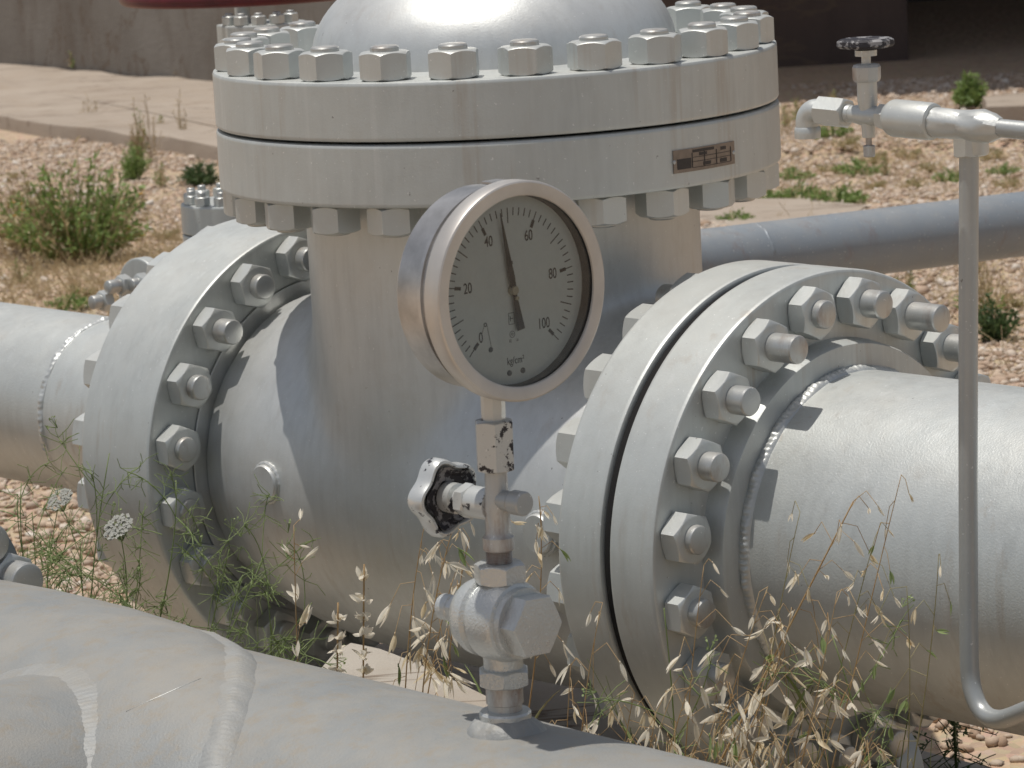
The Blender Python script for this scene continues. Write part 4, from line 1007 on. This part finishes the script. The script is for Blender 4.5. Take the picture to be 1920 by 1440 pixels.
# right mass, in front of the right flange and pipe (nearer than the pipe, beyond the foreground pipe)
rt = [((1040, 2.72), (1600, 940), 15, .017, (-.0, 0, .0), 'longest straw coloured oat stalk slanting up across the right flange'),
      ((1330, 2.72), (1500, 960), 12, .018, (-.01, 0, .01), 'tall oat stalk with open husks hanging before the wide right pipe'),
      ((1230, 2.70), (1440, 1100), 20, .020, (-.02, 0, .01), 'oat stalk with pale husks beside the lower flange nuts'),
      ((1240, 2.68), (1320, 1060), 9, .020, (-.01, 0, .01), 'oat stalk standing in front of the lower right flange rim'),
      ((1380, 2.72), (1640, 1010), 14, .018, (.0, 0, .01), 'oat stalk reaching diagonally before the middle of the right pipe'),
      ((1420, 2.70), (1690, 890), 13, .014, (.0, 0, .01), 'fine oat stalk whose thin tip crosses the sunlit right pipe'),
      ((1190, 2.66), (1470, 1235), 26, .022, (.0, 0, .05), 'low arching oat stalk with thick hanging husks near the bottom'),
      ((1110, 2.66), (1300, 1270), 24, .021, (.0, 0, .05), 'oat stalk bending low over the edge of the foreground pipe'),
      ((1150, 2.62), (1380, 1300), 28, .022, (.0, 0, .06), 'heaviest drooping oat head at the bottom right of the flange'),
      ((1380, 2.66), (1600, 1270), 16, .020, (.0, 0, .05), 'oat stalk with short husks under the wide right pipe'),
      ((1060, 2.72), (1130, 1130), 13, .020, (-.02, 0, .02), 'oat stalk at the right of the ball valve beside the dark gap'),
      ((1010, 2.72), (1070, 1250), 16, .021, (.0, 0, .03), 'short oat tuft stalk hugging the right of the welded socket'),
      ((1560, 2.62), (1760, 1040), 9, .017, (.02, 0, .02), 'sparse greenish oat stalk nearest the thin riser tube'),
      ((1600, 2.62), (1700, 1100), 8, .017, (.02, 0, .0), 'green oat stalk with few husks before the right pipe underside'),
      ((1250, 2.6), (1640, 1400), 20, .022, (.0, 0, .06), 'oat stalk lying almost flat along the bottom right'),
      ((1300, 2.6), (1500, 1350), 22, .022, (.0, 0, .05), 'thick cluster oat stalk at the bottom between flange and frame edge'),
      ((1070, 2.72), (1190, 1300), 20, .020, (.0, 0, .04), 'bushy low oat stalk just above the foreground pipe right of the stand'),
      ((1130, 2.68), (1230, 1340), 18, .021, (.0, 0, .04), 'low oat stalk with crowded husks below the dark flange gap'),
      ((1260, 2.64), (1480, 1170), 20, .020, (.0, 0, .03), 'oat stalk with pale husks between the lowest right flange nuts'),
      ((1330, 2.62), (1570, 1110), 18, .019, (.01, 0, .02), 'oat stalk with pale husks before the shaded lower side of the right pipe'),
      ((1100, 2.7), (1150, 1400), 12, .020, (.0, 0, .03), 'lowest oat stalk peeping over the foreground pipe'),
      ((1480, 2.6), (1640, 1370), 10, .021, (.0, 0, .05), 'low oat stalk at the bottom before the drain flange')]
for i, (b_, t_, n_, s_, ar, lb) in enumerate(rt):
    gr = .55 if 'green' in lb else .06
    oat(gnd(*b_), W(t_[0], t_[1], b_[1] - .03), ar, n_, s_, lb, green=gr, pan=(.28 if i == 0 else .55), spread=.075, mats=PALEGR if gr > .3 or i in (1, 4) else None, thick=(.0017 if i == 0 else .0009))
# stubble of straw at the root of the mass
def stems_clump(name, lab, cat, pxs, Yr, hr, n, mat, leaf=False, kind=None, ln=(.05, .15)):
    mb = MB()
    for _ in range(n):
        b = gnd(random.uniform(*pxs), random.uniform(*Yr)); hgt = random.uniform(*hr); t = b + Vector((random.uniform(-.6, .6) * hgt, random.uniform(-.3, .3) * hgt, hgt))
        P = bez(b, b.lerp(t, .3) + rv(.02), b.lerp(t, .7) + rv(.03), t, 6); mb.tube(P, [.0011 * (1 - .12 * i) for i in range(7)], 3, cap=False)
        if leaf: blade(mb, P[random.randint(1, 5)], (t - b).normalized() + rv(.8), random.uniform(*ln) * .6, .0025, bend=Vector((0, 0, -.8)), seg=6, prof=lambda t: (1 - t) ** .5)
    return tag(mb.obj(name, mat, ang=0), lab, cat, kind=kind)
stems_clump('dry_grass', 'dry straw stems crowding behind the foreground pipe', 'grass', (650, 1750), (2.75, 3.1), (.04, .2), 60, STRAWS, True, 'stuff')
stems_clump('green_weeds', 'tangled green weeds at the foot of the left flange', 'weeds', (-40, 420), (3.2, 3.55), (.05, .24), 170, GREENS, True, 'stuff', (.03, .09))
stems_clump('green_grass', 'green grass blades between the pipes', 'grass', (0, 1700), (2.75, 3.3), (.05, .26), 130, GREENS, True, 'stuff')

# fennel-like weeds at left
def fennel(base, tip, lab, nb=7, mat=GREENS, umbel=False, seedheads=3, spread=.10, thick=.0013):
    base = Vector(base); tip = Vector(tip); root = thing('fennel_weed', lab, 'weed', tuple(base), 'green branching weeds before the left flange')
    P = bez(base, base.lerp(tip, .35) + rv(.03), base.lerp(tip, .7) + rv(.03), tip, 20); ms = MB(); ms.tube(P, [thick * (1 - .6 * i / 20) for i in range(21)], 5); ml = MB(); mf = MB(); mw = MB()
    for k in range(nb):
        t = random.uniform(.25, .98); i = min(19, int(t * 20)); p = P[i]; d = (P[i + 1] - P[i]).normalized(); dv = (d * .7 + rv(.9)).normalized(); L = spread * random.uniform(.4, 1)
        q = p + dv * L; mid = p + dv * L * .5 + rv(.012); br2 = bez(p, mid, mid.lerp(q, .5), q + Vector((0, 0, -.01)), 7); ms.tube(br2, .0006, 4, cap=False)
        for _ in range(5):
            pt = br2[random.randint(2, 7)]
            for _ in range(3): e = pt + rv(.02); ml.tube([pt, pt.lerp(e, .5) + rv(.003), e], .0004, 3, cap=False)
        if random.random() < .5:
            for _ in range(6): e = q + (dv + rv(.8)).normalized() * .012; ml.tube([q, e], .0003, 3, cap=False); blade(ml, e, rv(), .003, .0013, seg=2)
    if umbel:
        n_ = Vector((-.1, -.6, .8)).normalized(); s_ = n_.orthogonal().normalized(); s2 = n_.cross(s_)
        for _ in range(150):
            a = random.uniform(0, 6.28); r_ = math.sqrt(random.random()) * .013; c = tip + s_ * math.cos(a) * r_ * 1.3 + s2 * math.sin(a) * r_ * .9 + n_ * random.uniform(0, .003)
            for q in range(4): blade(mw, c, s_ * math.cos(a + q * 1.57) + s2 * math.sin(a + q * 1.57) + n_ * .3, .0022, .0011, seg=2, up=n_)
            if _ % 6 == 0: ms.tube([tip - n_ * .02, c], .0003, 3, cap=False)
    for m_, nm, mt_ in ((ms, 'stem', mat), (ml, 'leaves', mat), (mf, 'seed_heads', PALEGR), (mw, 'flower_head', WHITEF)):
        if m_.v: setp(m_.obj(nm, mt_, ang=0), root)
fl = [((150, 3.35), (40, 905), 'branching green weed at the far left over the gravel, leaning left'), ((170, 3.35), (205, 850), 'tall thin green weed rising across the left flange rim'),
      ((190, 3.3), (330, 900), 'green weed stem slanting right over the left flange rim'), ((240, 3.3), (430, 1030), 'green weed arching towards the low nuts of the left flange'),
      ((330, 3.2), (585, 1130), 'thin green weed stretching right beneath the left barrel'), ((430, 3.15), (500, 1110), 'small curly green weed near the top of the foreground weld'),
      ((120, 3.4), (95, 1000), 'bushy green weed above the left end of the foreground pipe'), ((80, 3.4), (20, 1040), 'low green weed beside the cut off flange at the left edge'),
      ((260, 3.25), (500, 1035), 'long green stem crossing in front of the left flange nuts')]
fl += [((60, 3.5), (60, 960), 'green weed rising from the gravel above the blind flange'), ((200, 3.45), (150, 1010), 'short dense green weed against the foot of the left flange'), ((100, 3.35), (140, 1060), 'low spreading green weed just above the foreground pipe at left'),
       ((300, 3.3), (260, 1080), 'low green weed at the very foot of the left flange rim'), ((40, 3.3), (85, 1085), 'lowest green weed beside the blind flange stud')]
for (b_, t_, lb) in fl: fennel(gnd(*b_), W(t_[0], t_[1], b_[1] - .03), lb, nb=12)
fennel(gnd(210, 3.3), W(222, 990, 3.22), 'weed carrying a flat white flower head before the left flange', nb=4, umbel=True)
fennel(gnd(60, 3.7), W(112, 938, 3.65), 'weed with a white flower head over the gravel at the left', nb=4, umbel=True)
fennel(gnd(1640, 2.68), W(1560, 1190, 2.66), 'green fennel like weed low before the drain flange', nb=12)
fennel(gnd(1180, 2.7), W(1245, 1140, 2.66), 'green weed with a leafy bud beside the lowest flange stud', nb=6)
# dark twiggy weed bottom right
def twig(base, tip, lab):
    base = Vector(base); tip = Vector(tip); root = thing('dark_weed', lab, 'weed', tuple(base)); ms = MB(); P = bez(base, base.lerp(tip, .3), base.lerp(tip, .7), tip, 14); ms.tube(P, .0016, 5); ml = MB()
    for i in range(2, 15):
        for _ in range(3):
            d = (rv(1) + Vector((0, 0, .25))).normalized(); q = P[i] + d * random.uniform(.02, .06); ms.tube([P[i], q], .0006, 3, cap=False)
            for _ in range(5): blade(ml, P[i].lerp(q, random.random()), rv(), .008, .0016, seg=2)
    setp(ms.obj('stem', DKGREEN, ang=0), root); setp(ml.obj('leaves', DKGREEN, ang=0), root)
twig(gnd(1790, 3.35), W(1788, 1330, 3.35), 'small dark twiggy weed on gravel under the right pipe end')
twig(gnd(1700, 3.35), W(1690, 1350, 3.35), 'small dark twiggy weed on gravel nearer the drain flange')

# leafy shrub and tufts behind
def shrub(base, hgt, wid, n, lab, mats=(GREENL, GREENS), name='shrub', leafL=.014, flowers=0, cat='shrub', group=None, dry=.3):
    base = Vector(base); root = thing(name, lab, cat, tuple(base), group); ms = MB(); ml = MB(); md_ = MB(); mf = MB()
    for k in range(n):
        a = random.uniform(0, 6.28); rr_ = math.sqrt(random.random()); d = Vector((math.cos(a) * rr_ * wid, math.sin(a) * rr_ * wid * .8, hgt * (1 - .55 * rr_) * random.uniform(.45, 1.05)))
        t = base + d; P = bez(base + Vector((d.x * .25, d.y * .25, 0)), base + Vector((d.x * .5, d.y * .5, d.z * .4)) + rv(.015), base + Vector((d.x * .85, d.y * .85, d.z * .75)) + rv(.015), t, 8)
        isd = random.random() < dry; ms.tube(P, .0011 if hgt > .15 else .0008, 3, cap=False)
        for i in range(2, 9):
            for _ in range(3 if not isd else 1):
                blade(md_ if isd else ml, P[i] + rv(.006), (d.normalized() + rv(1.1)).normalized(), leafL * random.uniform(.6, 1.4), leafL * .2, bend=rv(.6), seg=3, cup=.3)
        if flowers and k < flowers:
            for q in range(9): blade(mf, t, Vector((math.cos(q * .7), math.sin(q * .7), .3)), .008, .003, seg=2, up=Z)
    for m_, nm, mt_ in ((ms, 'stems', DRYG if dry > .25 else mats[1]), (ml, 'leaves', mats[0]), (md_, 'dry_leaves', DRYG), (mf, 'flowers', YELLOW)):
        if m_.v: setp(m_.obj(nm, mt_, ang=0), root)
    return root
def GG(px, py): p = G(px, py); return Vector((p.x, p.y, gz(p.x, p.y)))
shrub(GG(150, 475), .30, .19, 170, 'wide green shrub with yellow flowers on gravel at the left', flowers=7, leafL=.019, dry=.32)
shrub(GG(60, 465), .24, .13, 110, 'lower paler shrub at the left edge beside the wide green shrub', leafL=.017, flowers=4, dry=.5, mats=(PALEGR, GREENS))
shrub(GG(255, 330), .13, .045, 40, 'slim upright green weed by the edge of the concrete path', dry=.1, leafL=.012)
shrub(GG(262, 300), .22, .03, 26, 'thin tall grassy weed rising before the concrete path', dry=.6, leafL=.010)
shrub(GG(375, 345), .075, .06, 36, 'small dark green weed directly above the bypass valve flange', dry=.05, mats=(DKGREEN, GREENS))
shrub(GG(240, 390), .06, .06, 26, 'small dark weed at the right end of the wide green shrub', dry=.1, mats=(DKGREEN, GREENS))
shrub(GG(1820, 200), .13, .05, 40, 'bright green leafy weed at the edge of the shade upper right', dry=.05, mats=(GREENL, GREENL), leafL=.02)
shrub(GG(1865, 625), .10, .04, 30, 'dark green upright weed right of the riser tube', dry=.1, mats=(DKGREEN, GREENS), leafL=.014)
shrub(GG(1840, 600), .17, .06, 30, 'dry pale weed standing beside the dark green one at the right', dry=.8, leafL=.013)
for px_, py_, hh, lb in ((166, 228, .16, 'thin dry stalk standing before the left part of the path'), (285, 300, .26, 'tall thin dry stalk leaning near the slim green weed'), (345, 262, .20, 'faint dry stalk at the path edge near the bonnet'), (1475, 245, .12, 'dry stalk by the right edge of the bonnet'), (1850, 560, .16, 'dry stalk behind the riser tube at right'), (60, 500, .12, 'dry stalk in the straw at the far left')):
    shrub(GG(px_, py_), hh, .035, 9, lb, name='dry_stalk', cat='weed', dry=1.0, leafL=.010)
grp = 'small weed tufts scattered on the gravel'
protos = [shrub(GG(1560, 250), .055, .07, 26, 'tuft', name='weed_tuft', cat='weed', group=grp, dry=.25, leafL=.013), shrub(GG(1640, 280), .045, .05, 20, 'tuft', name='weed_tuft', cat='weed', group=grp, dry=.5, leafL=.011, mats=(PALEGR, GREENS)),
          shrub(GG(1500, 225), .10, .03, 18, 'tuft', name='weed_tuft', cat='weed', group=grp, dry=.7, leafL=.010)]
spots = [(1585, 268, 1, 1), (1475, 232, 2, .9), (1900, 230, 0, .8), (1700, 268, 1, 1), (1490, 310, 0, .8), (1610, 308, 0, 1.0), (1555, 300, 1, .9), (1660, 312, 2, .7), (1745, 305, 1, .8), (1880, 310, 0, .7), (1500, 375, 0, 1.0), (1575, 388, 0, 1.1), (1420, 382, 0, 1.0),
         (1640, 340, 1, .7), (1720, 350, 1, .8), (1785, 325, 0, .8), (1890, 350, 1, .9), (1380, 425, 0, .7), (1520, 345, 1, .7), (1860, 270, 1, 1), (1700, 225, 0, .8), (130, 570, 0, .8), (40, 520, 2, .8), (310, 440, 1, .8), (150, 545, 1, .9), (20, 330, 1, .7), (300, 350, 2, .9), (330, 500, 0, .6), (1900, 580, 1, .8), (1700, 560, 2, .8), (1560, 200, 2, .8), (300, 250, 2, .9), (140, 130, 2, 1.0), (165, 125, 2, 1.2), (345, 145, 2, .9), (60, 118, 2, .8), (100, 112, 2, .7)]
where = ['beside the elbow of the sampling valve', 'right against the bonnet edge', 'at the right frame edge above the thin tube', 'below the coupling of the sampling valve', 'low on the gravel right of the nameplate', 'straight below the drain plug of the sampling valve', 'between elbow and gravel edge', 'dry and thin near the riser tube top', 'just left of the riser tube', 'right of the riser tube near the frame edge',
         'touching the left part of the stone slab', 'behind the stone slab right end', 'at the foot of the bonnet nuts', 'small and pale in mid gravel', 'small and dry left of the riser tube', 'close behind the riser tube nut', 'pale at right edge above the blue pipe', 'in front of the stone slab', 'tiny in the gravel above the slab', 'right of the tee under the thin tube', 'in the shade border below the coupling',
         'on gravel above the left pipe', 'dry at the left edge under the shrub', 'between shrub and bypass valve', 'small right above the left pipe', 'at the left edge below the path', 'dry just below the path end', 'beside the side flange studs', 'at the right edge above the right pipe', 'dry behind the flange studs at right', 'dry in the shade by the elbow', 'dry in front of the path edge', 'dry at the wall foot, left one of the close pair', 'tallest dry one at the wall foot', 'dry at the wall foot nearest the bonnet', 'dry at the wall foot toward the left edge', 'faint dry one at the wall foot between others']
for i, (px, py, pi_, sc_) in enumerate(spots):
    src = protos[pi_]; r_ = src.copy(); C.objects.link(r_)
    p = G(px, py, zA) if py < 150 and px < 500 else GG(px, py)
    r_.location = p; r_.rotation_euler = (0, 0, random.uniform(0, 6.28)); r_.scale = (sc_,) * 3; r_['label'] = 'weed tuft ' + where[i]
    for ch in src.children: c = ch.copy(); C.objects.link(c); c.parent = r_
for pr_, lb in zip(protos, ('green weed tuft under the union nut of the sampling valve', 'pale weed tuft under the valve body of the sampling valve', 'dry weed tuft just right of the bonnet in the shade edge')): pr_['label'] = lb
# dry grass mats on the far ground
def mat_grass():
    mb = MB()
    for _ in range(1900):
        if random.random() < .66: px, py = random.uniform(-20, 360), random.gauss(500, 55)
        else: px, py = random.uniform(1450, 1940), random.choice([random.gauss(300, 60), random.gauss(560, 60)])
        if py < 245 or py > 700: continue
        p = GG(px, py); mb.tube([p, p + Vector((random.uniform(-.04, .04), random.uniform(-.03, .03), random.uniform(.01, .06)))], .0008, 3, cap=False)
        blade(mb, p, Vector((random.uniform(-1, 1), random.uniform(-1, 1), .5)), random.uniform(.02, .06), .0015, bend=Vector((0, 0, -.5)), seg=3)
    tag(mb.obj('dry_grass', DRYG, ang=0), 'dry flattened grass lying on the far gravel', kind='stuff')
mat_grass()
